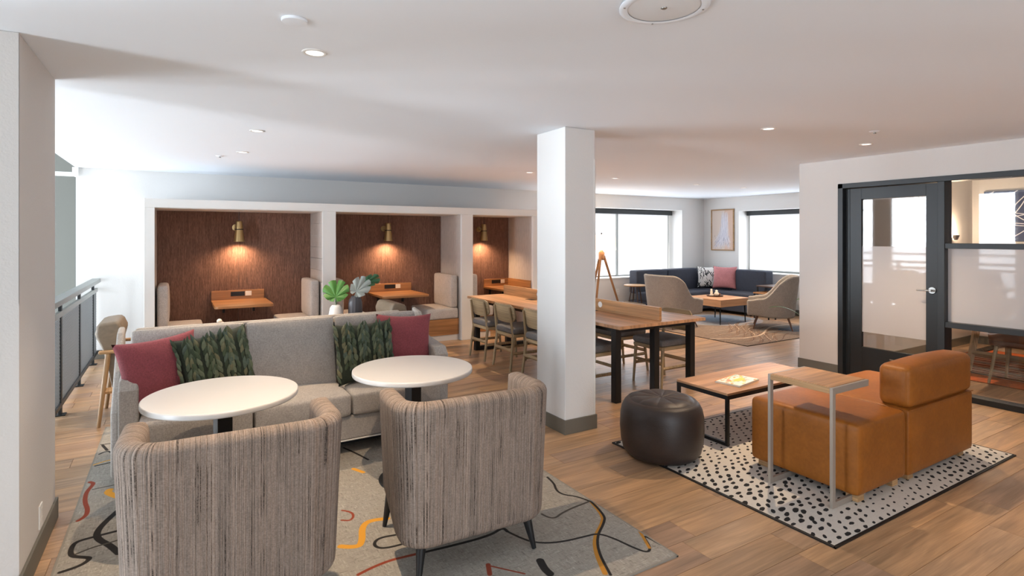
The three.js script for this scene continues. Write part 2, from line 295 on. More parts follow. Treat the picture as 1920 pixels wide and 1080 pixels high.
// ------------------------------------------------------------------ the setting
const CEIL = 2.438, ZB = -8.85, XE = -1.08, XR = 10.55, XP = 6.42, ZN = 3.4;
{
  // floor: oak-look planks on a dark underlay
  const floor = struct('floor', box(-1.0, 11.0, -0.30, -0.007, ZB - 0.2, ZN, 0), M.subfloor, 'floor of oak-coloured planks running across the lounge', 'floor');
  const PW = 0.185, PL = 1.24, gap = 0.0005, ch = 0.001, tones = ['#d3ad89', '#cca580', '#d7b18c', '#c4a084', '#d0a880', '#c8a688', '#d5ac84', '#c09c7d'];
  const toneMats = tones.map((c) => mat(c, 0.37, { map: plankTex, bumpMap: plankBump, bumpScale: 0.0005 }));
  const plankGeo = (x0, x1, z0, z1, ou, ov) => {     // thin plank with chamfered edges, grain along x
    const top = 0, lo = -0.0066, a = [x0 + ch, x1 - ch, z0 + ch, z1 - ch], P = [], N = [], U = [];
    const quad = (p, n) => { for (const k of [0, 1, 2, 0, 2, 3]) { P.push(...p[k]); N.push(...n); U.push(p[k][0] + ou, p[k][2] + ov); } };
    quad([[a[0], top, a[3]], [a[1], top, a[3]], [a[1], top, a[2]], [a[0], top, a[2]]], [0, 1, 0]);
    quad([[x0, lo, z1], [x1, lo, z1], [a[1], top, a[3]], [a[0], top, a[3]]], [0, 0.3, 0.95]);
    quad([[x1, lo, z0], [x0, lo, z0], [a[0], top, a[2]], [a[1], top, a[2]]], [0, 0.3, -0.95]);
    quad([[x1, lo, z1], [x1, lo, z0], [a[1], top, a[2]], [a[1], top, a[3]]], [0.95, 0.3, 0]);
    quad([[x0, lo, z0], [x0, lo, z1], [a[0], top, a[3]], [a[0], top, a[2]]], [-0.95, 0.3, 0]);
    const g = new THREE.BufferGeometry();
    g.setAttribute('position', new THREE.Float32BufferAttribute(P, 3)); g.setAttribute('normal', new THREE.Float32BufferAttribute(N, 3)); g.setAttribute('uv', new THREE.Float32BufferAttribute(U, 2)); return g;
  };
  const planks = [], sn = Math.sin(YAW), cs = Math.cos(YAW);
  let row = 0;
  for (let z = ZB; z < ZN - 0.01; z += PW, row++) {
    let x = -1.0 - rr(0, PL);
    while (x < 10.9) {
      const x0 = Math.max(x, -0.985), x1 = Math.min(x + PL, 10.9), z1 = Math.min(z + PW, ZN);
      if (x1 - x0 > 0.03) {
        const cx = (x0 + x1) / 2, cz = (z + z1) / 2, d = cx * sn - cz * cs, r = cx * cs + cz * sn, u = FOCAL * r / d, v = FOCAL * EYE / d;
        const seen = d > 1.2 && Math.abs(u) < 1150 && v < 760 && !(cx > -0.3 && cx < 1.8 && cz < -2.5 && cz > -4.9);
        planks.push({ x0: x0 + gap, x1: x1 - gap, z0: z + gap, z1: z1 - gap, tone: Math.floor(rnd() * tones.length), ou: rr(0, 9), ov: rr(0, 9), area: seen ? (x1 - x0) / Math.pow(d, 3) : 0 });
      }
      x += PL;
    }
  }
  planks.sort((a, b) => b.area - a.area);
  const rest = [], near = planks.slice(0, 296);
  // alike pieces share a few shapes: the full-length planks of one tone use the same geometry moved into place
  for (const p of near) {
    const m = new THREE.Mesh(plankGeo(0, p.x1 - p.x0, 0, p.z1 - p.z0, p.ou, p.ov), toneMats[p.tone]);
    m.position.set(p.x0, 0, p.z0); m.name = 'plank'; m.castShadow = m.receiveShadow = true; floor.add(m);
  }
  for (const p of planks.slice(296)) {
    const g = plankGeo(p.x0, p.x1, p.z0, p.z1, p.ou, p.ov), c = new THREE.Color(tones[p.tone]), n = g.attributes.position.count, col = new Float32Array(n * 3);
    for (let i = 0; i < n; i++) { col[3 * i] = c.r; col[3 * i + 1] = c.g; col[3 * i + 2] = c.b; }
    g.setAttribute('color', new THREE.BufferAttribute(col, 3)); rest.push(g);
  }
  const rm = new THREE.Mesh(mergeGeometries(rest), mat('#ffffff', 0.37, { map: plankTex, bumpMap: plankBump, bumpScale: 0.0005, vertexColors: true }));
  rm.name = 'planks'; rm.userData.kind = 'stuff'; rm.castShadow = rm.receiveShadow = true; floor.add(rm);

  struct('ceiling', [box(XE, 11.0, CEIL, CEIL + 0.3, ZB - 0.5, ZN + 0.2, 0)], M.ceiling, 'flat white ceiling with recessed lights', 'ceiling');

  // back wall with the wide shaded window opening at its right end
  const wb = [box(XE, 5.9, 0, CEIL, ZB - 0.45, ZB), box(9.82, 11.0, 0, CEIL, ZB - 0.45, ZB), box(5.9, 9.82, 0, 0.70, ZB - 0.45, ZB), box(5.9, 9.82, 2.165, CEIL, ZB - 0.45, ZB)];
  struct('wall_back', wb, M.wall, 'white back wall behind the booths and the far sofa', 'wall');
  struct('wall_right', [box(XR, XR + 0.45, 0, CEIL, ZB, -7.91), box(XR, XR + 0.45, 0, CEIL, -5.3, -3.97), box(XR, XR + 0.45, 0, 0.79, -7.91, -5.3), box(XR, XR + 0.45, 2.13, CEIL, -7.91, -5.3)], M.wall, 'far white wall with framed print and shaded window', 'wall');
  struct('wall_front', [box(XE - 0.2, -0.92, 0, CEIL, ZN, ZN + 0.2), box(2.12, 11.0, 0, CEIL, ZN, ZN + 0.2), box(-0.92, 2.12, 0, 0.39, ZN, ZN + 0.2), box(-0.92, 2.12, 2.16, CEIL, ZN, ZN + 0.2)], M.wall, 'wall behind the viewpoint', 'wall');
  // glazed partition to the meeting room
  const WT = 0.14;
  struct('wall_partition', [box(XP, XP + WT, 0, CEIL, -3.97, -3.51), box(XP, XP + WT, 2.16, CEIL, -3.51, 0.60), box(XP, XP + WT, 0, CEIL, 0.60, ZN), box(XP + WT, XR, 0, CEIL, -3.97, -3.57), box(10.1, XR, 0, CEIL, -3.57, ZN)], M.greige, 'pale greige partition wall around the black glass door', 'wall');
  const bb = 0.115, bt = 0.013;
  struct('baseboard_partition', [box(XP - bt, XP, 0, bb, -3.97 - bt, -3.51, 0.003, 1), box(XP + WT, 10.1, 0, bb, -3.57, -3.57 + bt, 0.003, 1), box(10.1 - bt, 10.1, 0, bb, -3.57 + bt, ZN, 0.003, 1)], M.baseboard, 'grey baseboard along the partition wall', 'baseboard');
  struct('baseboard_back', [box(XE, -0.32, 0, bb, ZB, ZB + bt, 0.003, 1), box(5.3, XR, 0, bb, ZB, ZB + bt, 0.003, 1)], M.baseboard, 'grey baseboard along the back wall', 'baseboard');
  struct('baseboard_right', [box(XR - bt, XR, 0, bb, ZB + bt, -3.97, 0.003, 1)], M.baseboard, 'grey baseboard below the far window', 'baseboard');
  // pillar and column
  const pl = structGroup('pillar', 'square white pillar in the middle of the room', 'pillar');
  part('shaft', box(2.637, 2.94, 0, CEIL, -3.97, -3.567, 0.006, 1), M.wall, pl);
  part('corner_guard', [box(2.925, 2.9425, bb, 2.2, -3.568, -3.5655), box(2.9405, 2.943, bb, 2.2, -3.585, -3.5655)], M.trim, pl);
  part('baseboard', [box(2.637 - bt, 2.94 + bt, 0, bb, -3.567, -3.567 + bt, 0.003, 1), box(2.637 - bt, 2.637, 0, bb, -3.97 - bt, -3.567, 0.003, 1), box(2.94, 2.94 + bt, 0, bb, -3.97 - bt, -3.567, 0.003, 1), box(2.637, 2.94, 0, bb, -3.97 - bt, -3.97, 0.003, 1)], M.baseboard, pl);
  const cl = structGroup('column', 'white wall column at the left edge with an outlet', 'column');
  part('shaft', box(-1.12, -0.575, -0.3, CEIL, -3.965, -3.13, 0.004, 1), M.greige, cl);
  part('corner_guard', [box(-0.597, -0.5742, bb + 0.005, CEIL - 0.002, -3.1305, -3.1288), box(-0.5752, -0.5742, bb + 0.005, CEIL - 0.002, -3.153, -3.1288)], M.greige, cl);
  part('baseboard', [box(-0.575, -0.575 + bt, 0, bb, -3.965 - bt, -3.13 + bt, 0.003, 1), box(-0.99, -0.575, 0, bb, -3.13, -3.13 + bt, 0.003, 1), box(-0.99, -0.575, 0, bb, -3.965 - bt, -3.965, 0.003, 1)], M.baseboard, cl);
  const ol = part('outlet', box(-0.576, -0.570, 0.13, 0.245, -3.60, -3.53, 0.002, 1), M.trim, cl);
  part('socket', [box(-0.5705, -0.5685, 0.195, 0.225, -3.58, -3.55, 0.002, 1), box(-0.5705, -0.5685, 0.15, 0.18, -3.58, -3.55, 0.002, 1)], M.whiteEdge, ol);

  // atrium on the left: lower floor, walls, roof and the tall glazing that lets the daylight in
  struct('floor_atrium', box(-7.6, -1.0, -3.9, -3.6, -11.2, 4.2), M.lobbyFloor, 'lower lobby floor beyond the railing', 'floor');
  struct('wall_atrium', [box(-7.6, 1.5, -3.6, 5.2, -11.4, -11.2), box(-7.6, XE, -3.6, 5.2, 4.0, 4.2), box(XE, XE + 0.2, CEIL + 0.3, 5.2, -11.2, 4.0), box(XE, XE + 0.1, -3.6, -0.3, -11.2, 4.0), box(XE, XE + 0.2, -3.6, CEIL + 0.3, -11.2, ZB - 0.45), box(-7.6, -7.25, -3.6, -2.4, -11.2, 4.0), box(-7.6, -7.25, 3.2, 5.2, -11.2, 4.0), ...[[-11.2, -10.95], [-9.85, -9.35], [-8.25, -7.30], [-6.10, -2.60], [-1.20, 4.0]].map(([a, b]) => box(-7.6, -7.25, -2.4, 3.2, a, b))], M.atriumWall, 'grey walls of the open atrium beyond the railing', 'wall');
  struct('ceiling_atrium', box(-7.8, XE + 0.2, 5.2, 5.4, -11.4, 4.2), M.ceiling, 'high atrium ceiling', 'ceiling');
  struct('trim_1', [box(-4.6, XE + 0.02, 2.335, 2.375, ZB - 0.14, ZB + 0.02, 0.003, 1)], M.trim, 'thin white beam leaving the back wall over the atrium', 'beam');
  struct('trim_2', [box(XE - 0.03, XE + 0.03, 2.33, CEIL, ZB - 0.14, ZB + 0.05, 0.003, 1)], M.trim, 'white ceiling edge block at the corner of the back wall', 'trim');
  const w3 = structGroup('window_3', 'tall atrium windows in four bays', 'window');
  for (const [a, b] of ATRIUM_BAYS) {
    const bars = [box(-7.29, -7.2, -2.4, 3.2, a, a + 0.05), box(-7.29, -7.2, -2.4, 3.2, b - 0.05, b)];
    for (const y of [-2.37, -0.5, 1.02, 3.17]) bars.push(box(-7.29, -7.2, y - 0.03, y + 0.03, a + 0.05, b - 0.05));
    part('window_frame', bars, M.trim, w3); part('pane', box(-7.41, -7.40, -2.4, 3.2, a, b), M.glass, w3);
  }
}
{
  const w4 = structGroup('window_4', 'wide window in the wall behind the viewpoint', 'window');
  const bars = []; for (let k = 0; k <= 2; k++) bars.push(box(-0.92 + k * 1.52 - 0.03, -0.92 + k * 1.52 + 0.03, 0.39, 2.16, ZN - 0.01, ZN + 0.06)); bars.push(box(-0.92, 2.12, 0.39, 0.44, ZN - 0.01, ZN + 0.06), box(-0.92, 2.12, 2.11, 2.16, ZN - 0.01, ZN + 0.06));
  part('window_frame', bars, M.frameBlack, w4); part('pane', box(-0.92, 2.12, 0.39, 2.16, ZN + 0.1, ZN + 0.106), M.glass, w4);
}
// shaded windows of the far corner
{
  const w1 = structGroup('window_1', 'wide window with white roller shades and dark headbox left of the corner', 'window');
  part('window_sill', box(5.9, 9.82, 0.69, 0.715, ZB - 0.42, ZB + 0.012, 0.003, 1), M.trim, w1);
  part('mullion', box(8.125, 8.16, 0.715, 2.1, ZB - 0.325, ZB - 0.28), M.railGrey, w1);
  part('window_shade', box(5.95, 8.12, 0.735, 2.07, ZB - 0.312, ZB - 0.308), M.shadeGlow, w1);
  part('window_shade', box(8.165, 9.69, 0.735, 2.07, ZB - 0.312, ZB - 0.308), M.shadeGlow, w1);
  part('hem_bar', [box(5.95, 8.12, 0.715, 0.738, ZB - 0.318, ZB - 0.302), box(8.165, 9.69, 0.715, 0.738, ZB - 0.318, ZB - 0.302)], M.railGrey, w1);
  part('headbox', box(5.92, 9.76, 2.055, 2.155, ZB - 0.335, ZB - 0.23, 0.008), M.frameBlack, w1);
  part('window_frame', [box(9.72, 9.76, 0.715, 2.165, ZB - 0.40, ZB - 0.35), box(5.9, 5.96, 0.715, 2.165, ZB - 0.40, ZB - 0.35), box(5.9, 9.82, 2.12, 2.165, ZB - 0.40, ZB - 0.35)], M.railGrey, w1);
  part('pane', box(5.9, 9.82, 0.70, 2.165, ZB - 0.39, ZB - 0.384), M.glass, w1);
  areaLight('window_1_daylight', 3.7, 1.32, SHADE_LEVEL, [7.8, 1.40, ZB - 0.29], [7.8, 1.40, 0]);
  const w2 = structGroup('window_2', 'window with white roller shade and dark headbox beside framed print', 'window');
  const X = XR + 0.30;
  part('window_sill', box(XR - 0.012, XR + 0.42, 0.78, 0.805, -7.91, -5.3, 0.003, 1), M.trim, w2);
  part('window_shade', box(X + 0.008, X + 0.012, 0.845, 2.05, -7.86, -5.4), M.shadeGlow, w2);
  part('hem_bar', box(X + 0.002, X + 0.018, 0.822, 0.847, -7.86, -5.4), M.railGrey, w2);
  part('headbox', box(X - 0.08, X + 0.03, 2.03, 2.125, -7.88, -5.33, 0.008), M.frameBlack, w2);
  part('window_frame', [box(X + 0.05, X + 0.1, 0.805, 2.13, -7.91, -7.86), box(X + 0.05, X + 0.1, 0.805, 2.13, -5.36, -5.3), box(X + 0.05, X + 0.1, 0.805, 0.83, -7.91, -5.3)], M.railGrey, w2);
  part('pane', box(X + 0.07, X + 0.076, 0.80, 2.13, -7.91, -5.3), M.glass, w2);
  areaLight('window_2_daylight', 2.4, 1.2, SHADE_LEVEL, [X - 0.01, 1.45, -6.63], [0, 1.45, -6.63]);
}
// glass door and sidelight
{
  const F = M.frameBlack, fr = structGroup('door_frame', 'black metal frame around glass door and sidelight', 'frame');
  const x0 = XP - 0.012, x1 = XP + 0.15;
  part('jamb', box(x0, x1, 0, 2.16, -3.51, -3.455, 0.003, 1), F, fr);
  part('stop', box(XP + 0.05, XP + 0.09, 0, 2.10, -3.455, -3.41, 0.002, 1), F, fr);
  part('head', box(x0, x1, 2.107, 2.16, -3.51, 0.60, 0.003, 1), F, fr);
  part('mullion', box(x0, x1, 0, 2.107, -2.545, -2.487, 0.003, 1), F, fr);
  part('transom', box(x0 + 0.01, x1 - 0.02, 1.451, 1.502, -2.487, 0.55, 0.003, 1), F, fr);
  part('transom', box(x0 + 0.01, x1 - 0.02, 0.682, 0.736, -2.487, 0.55, 0.003, 1), F, fr);
  part('sill', box(x0 + 0.01, x1 - 0.02, 0, 0.055, -2.487, 0.55, 0.003, 1), F, fr);
  part('mullion', box(x0, x1, 0, 2.107, -1.05, -0.99, 0.003, 1), F, fr);
  part('jamb', box(x0, x1, 0, 2.107, 0.55, 0.60, 0.003, 1), F, fr);
  for (const [z0, z1] of [[-2.487, -1.05], [-0.99, 0.55]]) {
    part('pane', box(XP + 0.066, XP + 0.072, 1.502, 2.107, z0, z1), M.glass, fr);
    part('frosted_pane', box(XP + 0.066, XP + 0.072, 0.736, 1.451, z0, z1), M.frosted, fr);
    part('pane', box(XP + 0.066, XP + 0.072, 0.055, 0.682, z0, z1), M.glass, fr);
  }
  const d = structGroup('door_1', 'black glass door with half-frosted pane and lever handle', 'door');
  const dx0 = XP + 0.045, dx1 = XP + 0.09, z0 = -3.405, z1 = -2.55;
  part('stile', box(dx0, dx1, 0.012, 2.10, z0, -3.285, 0.002, 1), F, d);
  part('stile', box(dx0, dx1, 0.012, 2.10, -2.667, z1, 0.002, 1), F, d);
  part('top_rail', box(dx0, dx1, 1.98, 2.10, -3.285, -2.667, 0.002, 1), F, d);
  part('bottom_rail', box(dx0, dx1, 0.012, 0.355, -3.285, -2.667, 0.002, 1), F, d);
  part('pane', box(XP + 0.064, XP + 0.07, 1.462, 1.98, -3.285, -2.667), M.glass, d);
  part('frosted_pane', box(XP + 0.064, XP + 0.07, 0.52, 1.462, -3.285, -2.667), M.frosted, d);
  part('pane', box(XP + 0.064, XP + 0.07, 0.355, 0.52, -3.285, -2.667), M.glass, d);
  const h = part('handle', [new THREE.CylinderGeometry(0.032, 0.032, 0.012, 28).rotateZ(Math.PI / 2).translate(dx0 - 0.006, 1.03, -2.61), bar([dx0 - 0.01, 1.03, -2.61], [dx0 - 0.055, 1.03, -2.61], 0.011), bar([dx0 - 0.052, 1.03, -2.60], [dx0 - 0.052, 1.028, -2.73], 0.010, 0.007)], M.steel, d);
  h.userData.label = 'satin chrome lever handle';
  part('keyhole', bar([dx0 - 0.012, 1.03, -2.61], [dx0 - 0.062, 1.03, -2.61], 0.007), M.steel, h);
  part('floor_guide', box(dx0 - 0.004, dx0, 0.26, 0.27, -3.0, -2.96), M.steel, d);
}
// booth surround
const ZF = -7.62, ZBB = -8.40, BOOTHS = [[-0.21, 1.662], [1.835, 3.70], [3.89, 4.985]];
{
  const ys = 1.903, yt = 2.005;
  struct('trim_3', box(-0.313, 5.07, ys, yt, ZF - 0.05, ZF, 0.004, 1), M.trim, 'white header board along the top of the three booths', 'trim');
  [[-0.313, -0.21, 'white post left of the leftmost booth'], [1.662, 1.835, 'white post between the leftmost and middle booths'], [3.70, 3.89, 'white post between the middle and rightmost booths'], [4.985, 5.07, 'white post right of the rightmost booth']].forEach(([a, b, l]) => struct('trim_4', box(a, b, 0, ys, ZF - 0.05, ZF, 0.004, 1), M.trim, l, 'trim'));
  struct('ceiling_booth', [box(-0.313, 5.07, yt - 0.09, yt - 0.002, ZB, ZF - 0.05), box(-0.21, 4.985, ys - 0.004, ys + 0.012, ZBB, ZF - 0.05)], M.wall, 'white soffit over the three booths', 'ceiling');
  const back = struct('wall_booth_back', box(-0.225, 5.0, 0, ys - 0.004, ZB, ZBB - 0.012), M.wall, 'brown textured wall at the back of the booths', 'wall');
  const sides = [[-0.313, -0.21, 'left side wall of the leftmost booth'], [1.662, 1.835, 'partition between the leftmost and middle booths'], [3.70, 3.89, 'partition between the middle and rightmost booths'], [4.985, 5.07, 'right side wall of the rightmost booth']].map(([a, b, l], k) => {
    const w = struct('wall_booth_side', box(a + (k ? 0.015 : 0), b - (k < 3 ? 0.015 : 0), 0, ys - 0.004, ZBB, ZF - 0.05), M.wall, l, 'wall');
    if (k === 1) { for (let q = 0; q < 6; q++) part('side_panel', box(a, a + 0.0148, 0.96 + q * 0.157, 0.96 + (q + 1) * 0.157 - 0.004, ZBB, ZF - 0.05, 0.002, 1), M.boothPanel, w); part('side_panel', box(a, a + 0.0148, 0, 0.957, ZBB, ZF - 0.05, 0.002, 1), M.boothPanel, w); }
    else if (k) part('side_panel', box(a, a + 0.0148, 0, ys - 0.004, ZBB, ZF - 0.05, 0.002, 1), M.boothPanel, w);
    if (k < 3) part('side_panel', box(b - 0.0148, b, 0, ys - 0.004, ZBB, ZF - 0.05, 0.002, 1), M.boothPanel, w);
    return w;
  });
  BOOTHS.forEach(([a, b]) => { const w = (b - a) / 2; for (let k = 0; k < 2; k++) part('wallcovering_strip', box(a + k * w + 0.0008, a + (k + 1) * w - 0.0008, 0, ys - 0.004, ZBB - 0.012, ZBB, 0.0015, 1), M.wallcover, back); });
  // benches
  function bench(label, xa, xb, dir) {       // xa = wall side, dir = +1 seat reaches to +x
    const t = thing('booth_bench', label, 'bench', [xa, 0, (ZBB + ZF) / 2 - 0.03], 0, 'booth benches');
    const L = Math.abs(xb - xa), z0 = -0.345, z1 = 0.345 - 0.02, X = (p, q) => dir > 0 ? [p, q] : [-q, -p];
    part('wooden_base', box(...X(0.004, L - 0.02), 0.085, 0.325, z0, z1, 0.003, 1), M.boothWood, t);
    part('toe_kick', box(...X(0.004, L - 0.05), 0, 0.085, z0, z1 - 0.01), M.greige, t);
    part('seat_cushion', softBox(...X(0.010, L), 0.325, 0.487, z0, z1 + 0.01, 0.03, [0.004, 0.012, 0.006]), M.booth, t);
    part('back_cushion', softBox(...X(0.019, 0.135), 0.487, 0.985, z0, z1, 0.035, [0.012, 0.004, 0.004]), M.booth, t);
  }
  bench('beige bench seat against the left side of the leftmost booth', -0.21, 0.29, 1);
  bench('beige bench seat on the right side of the leftmost booth', 1.662, 1.162, -1);
  bench('beige bench seat on the left side of the middle booth behind the vases', 1.835, 2.335, 1);
  bench('beige bench with full oak base on the right side of the middle booth', 3.70, 3.18, -1);
  bench('beige bench at the left side of the rightmost booth', 3.89, 4.30, 1);
  // wall tables with upstand and power panel
  function wallTable(label, x0, x1, z1, side) {
    const t = thing('wall_table', label, 'table', [(x0 + x1) / 2, 0, ZBB], 0, 'booth tables'), w = (x1 - x0) / 2, d = z1 - ZBB;
    const sh = new THREE.Shape(); const r = 0.06; sh.moveTo(-w, 0); sh.lineTo(w, 0); sh.lineTo(w, d - r); sh.quadraticCurveTo(w, d, w - r, d); sh.lineTo(-w + r, d); sh.quadraticCurveTo(-w, d, -w, d - r); sh.closePath();
    const g = new THREE.ExtrudeGeometry(sh, { depth: 0.026, bevelEnabled: true, bevelSize: 0.003, bevelThickness: 0.003, bevelSegments: 2 }); g.rotateX(Math.PI / 2); g.translate(0, 0.717, 0.0);
    part('tabletop', boxUV(g, false, rnd(), rnd()), M.oak, t);
    const up = part('upstand', box(-w, w * 0.95, 0.718, 0.845, 0.0, 0.022, 0.002, 1), M.oak, t);
    part('power_panel', box(-0.10, 0.07, 0.765, 0.825, 0.022, 0.026, 0.002, 1), M.black, up);
    part('outlet', box(0.078, 0.155, 0.765, 0.828, 0.022, 0.027, 0.003, 1), M.cream, up);
    for (const q of [-w * 0.6, w * 0.6 - 0.03]) part('bracket', [box(q, q + 0.03, 0.55, 0.662, 0.003, 0.03), box(q, q + 0.03, 0.66, 0.69, 0.003, d * 0.7)], M.metalBlack, t);
    if (side) part('side_upstand', box(w - 0.022, w, 0.718, 0.85, 0.024, d - 0.03, 0.002, 1), M.oak, t);
  }
  wallTable('oak wall table with power panel in the leftmost booth', 0.40, 1.06, -7.60);
  wallTable('oak wall table with power panel in the middle booth', 2.50, 3.20, -7.66);
  wallTable('oak corner desk with side upstand in the rightmost booth', 4.49, 4.98, -7.64, true);
  // brass wall lamps
  function wallLamp(label, x) {
    const t = thing('wall_lamp', label, 'lamp', [x, 1.5, ZBB], 0, 'brass booth lamps'), z = 0.14;
    part('wall_plate', new THREE.CylinderGeometry(0.045, 0.045, 0.018, 28).rotateX(Math.PI / 2).translate(-0.03, 0.19, 0.01), M.brass, t);
    part('arm', [bar([-0.03, 0.19, 0.018], [-0.03, 0.19, z], 0.008), bar([-0.03, 0.19, z], [0.0, 0.165, z], 0.008)], M.brass, t);
    part('shade', at(lathe([[0.030, 0.272], [0.036, 0.275], [0.040, 0.262], [0.047, 0.17], [0.049, 0.165], [0.047, 0.155], [0.067, 0.012], [0.068, 0.0], [0.064, 0.0], [0.062, 0.012], [0.043, 0.15], [0.030, 0.255]], 40), 0, 0, z), M.brass, t);
    part('ring', at(lathe([[0.049, 0.158], [0.054, 0.160], [0.054, 0.168], [0.049, 0.170]], 40), 0, 0, z), M.black, t);
    part('cord', bar([0, 0.27, z], [0, 0.40, z], 0.003, 0.003, 6), M.black, t);
    part('bulb', new THREE.SphereGeometry(0.03, 20, 12).translate(0, 0.035, z), M.bulb, t);
    const l = new THREE.SpotLight(LAMPWARM, BOOTH_LEVEL, 0, 1.35, 0.5, 2); l.position.set(0, 0.0, z); l.target.position.set(0, -1, z - 0.02); l.castShadow = true; l.shadow.radius = 1.6; l.name = 'booth_lamp_light'; t.add(l); t.add(l.target);
  }
  wallLamp('brass cone wall lamp in the leftmost booth', 0.722);
  wallLamp('brass cone wall lamp in the middle booth', 2.77);
  wallLamp('brass cone wall lamp in the rightmost booth', 4.42);
}

// ------------------------------------------------------------------ railing
{
  const t = thing('railing', 'dark post railing with mesh panels and grey top rail beside the atrium', 'railing', [-0.87, 0, 0]);
  const posts = [-4.05, -5.13, -6.24, -7.36, -8.48];
  part('top_rail', box(-0.045, 0.045, 0.985, 1.035, ZB + 0.02, -3.99, 0.006, 2), M.railGrey, t);
  part('panel_rail', box(-0.014, 0.014, 0.865, 0.915, ZB + 0.02, -3.99, 0.003, 1), M.railGrey, t);
  part('bottom_rail', box(-0.014, 0.014, 0.075, 0.115, ZB + 0.02, -3.99, 0.003, 1), M.railDark, t);
  for (const z of posts) { const p = part('post', box(-0.012, 0.012, 0.008, 0.985, z - 0.03, z + 0.03, 0.002, 1), M.railDark, t); part('foot_plate', box(-0.04, 0.04, 0, 0.01, z - 0.045, z + 0.045, 0.002, 1), M.railDark, p); }
  const zs = [ZB + 0.02, ...posts.slice().reverse(), -3.99];
  for (let k = 0; k < zs.length - 1; k++) {
    const a = zs[k] + 0.03, b = zs[k + 1] - 0.03; if (b - a < 0.2) continue;
    const wires = [], h = 0.75, y0 = 0.115, step = 0.032, W = b - a;
    for (const dir of [1, -1]) for (let c = -h; c < W + h; c += step) {   // woven diagonal wires clipped to the panel
      let za, ya, zb, yb; 
      if (dir > 0) { za = c; ya = 0; zb = c + h; yb = h; } else { za = c + h; ya = 0; zb = c; yb = h; }
      const cl = (z, y, oz, oy) => { if (z < 0) { const f = (0 - z) / (oz - z); return [0, y + (oy - y) * f]; } if (z > W) { const f = (W - z) / (oz - z); return [W, y + (oy - y) * f]; } return [z, y]; };
      if ((za < 0 && zb < 0) || (za > W && zb > W)) continue;
      const A = cl(za, ya, zb, yb), B = cl(zb, yb, za, ya);
      if (Math.hypot(A[0] - B[0], A[1] - B[1]) < 0.01) continue;
      const g = bar([dir * 0.0012, y0 + A[1], a + A[0]], [dir * 0.0012, y0 + B[1], a + B[0]], 0.0024, 0.0024, 4); wires.push(clean(g));
    }
    const p = part('mesh_panel', wires, M.railMesh, t); p.userData.kind = 'stuff';
  }
}

// ------------------------------------------------------------------ rugs
function rugMesh(name, label, x0, x1, z0, z1, draw, pw, edge, h = 0.008) {
  const t = thing(name, label, 'rug', [(x0 + x1) / 2, 0, (z0 + z1) / 2]), w = (x1 - x0) / 2, d = (z1 - z0) / 2;
  const ph = Math.round(pw * d / w), tex = canvasTex(pw, ph, (g, W, H) => draw(g, (x) => (x - x0) / (x1 - x0) * W, (z) => (z - z0) / (z1 - z0) * H, W / (x1 - x0), W, H));
  const g = new THREE.BoxGeometry(2 * w - 0.02, h, 2 * d - 0.02); g.translate(0, h / 2 + 0.0005, 0);
  const p = g.attributes.position, uv = g.attributes.uv; for (let i = 0; i < p.count; i++) uv.setXY(i, (p.getX(i) + w) / (2 * w), 1 - (p.getZ(i) + d) / (2 * d));
  part('pile', g, mat('#ffffff', 0.98, { map: tex, bumpMap: weaveBump, bumpScale: 0.001 }), t);
  part('binding', [box(-w, w, 0.0005, h, -d, -d + 0.011), box(-w, w, 0.0005, h, d - 0.011, d), box(-w, -w + 0.011, 0.0005, h, -d, d), box(w - 0.011, w, 0.0005, h, -d, d)], edge, t);
  return t;
}
function speckle(g, W, H, base, amp, n, cell) {
  g.fillStyle = base; g.fillRect(0, 0, W, H);
  for (let i = 0; i < n; i++) { const l = rnd() < 0.5, a = rnd() * amp; g.fillStyle = l ? `rgba(255,250,240,${a})` : `rgba(40,36,32,${a})`; const horiz = rnd() < 0.5; g.fillRect(rnd() * W, rnd() * H, horiz ? rr(2, cell) : rr(1, 3), horiz ? rr(1, 3) : rr(2, cell)); }
}
function stroke(g, pts, X, Z, w, col) {
  g.strokeStyle = col; g.lineWidth = w; g.lineCap = 'round'; g.lineJoin = 'round'; g.beginPath(); g.moveTo(X(pts[0][0]), Z(pts[0][1]));
  for (let i = 1; i < pts.length - 1; i++) g.quadraticCurveTo(X(pts[i][0]), Z(pts[i][1]), X((pts[i][0] + pts[i + 1][0]) / 2), Z((pts[i][1] + pts[i + 1][1]) / 2));
  const e = pts[pts.length - 1]; g.lineTo(X(e[0]), Z(e[1])); g.stroke();
}
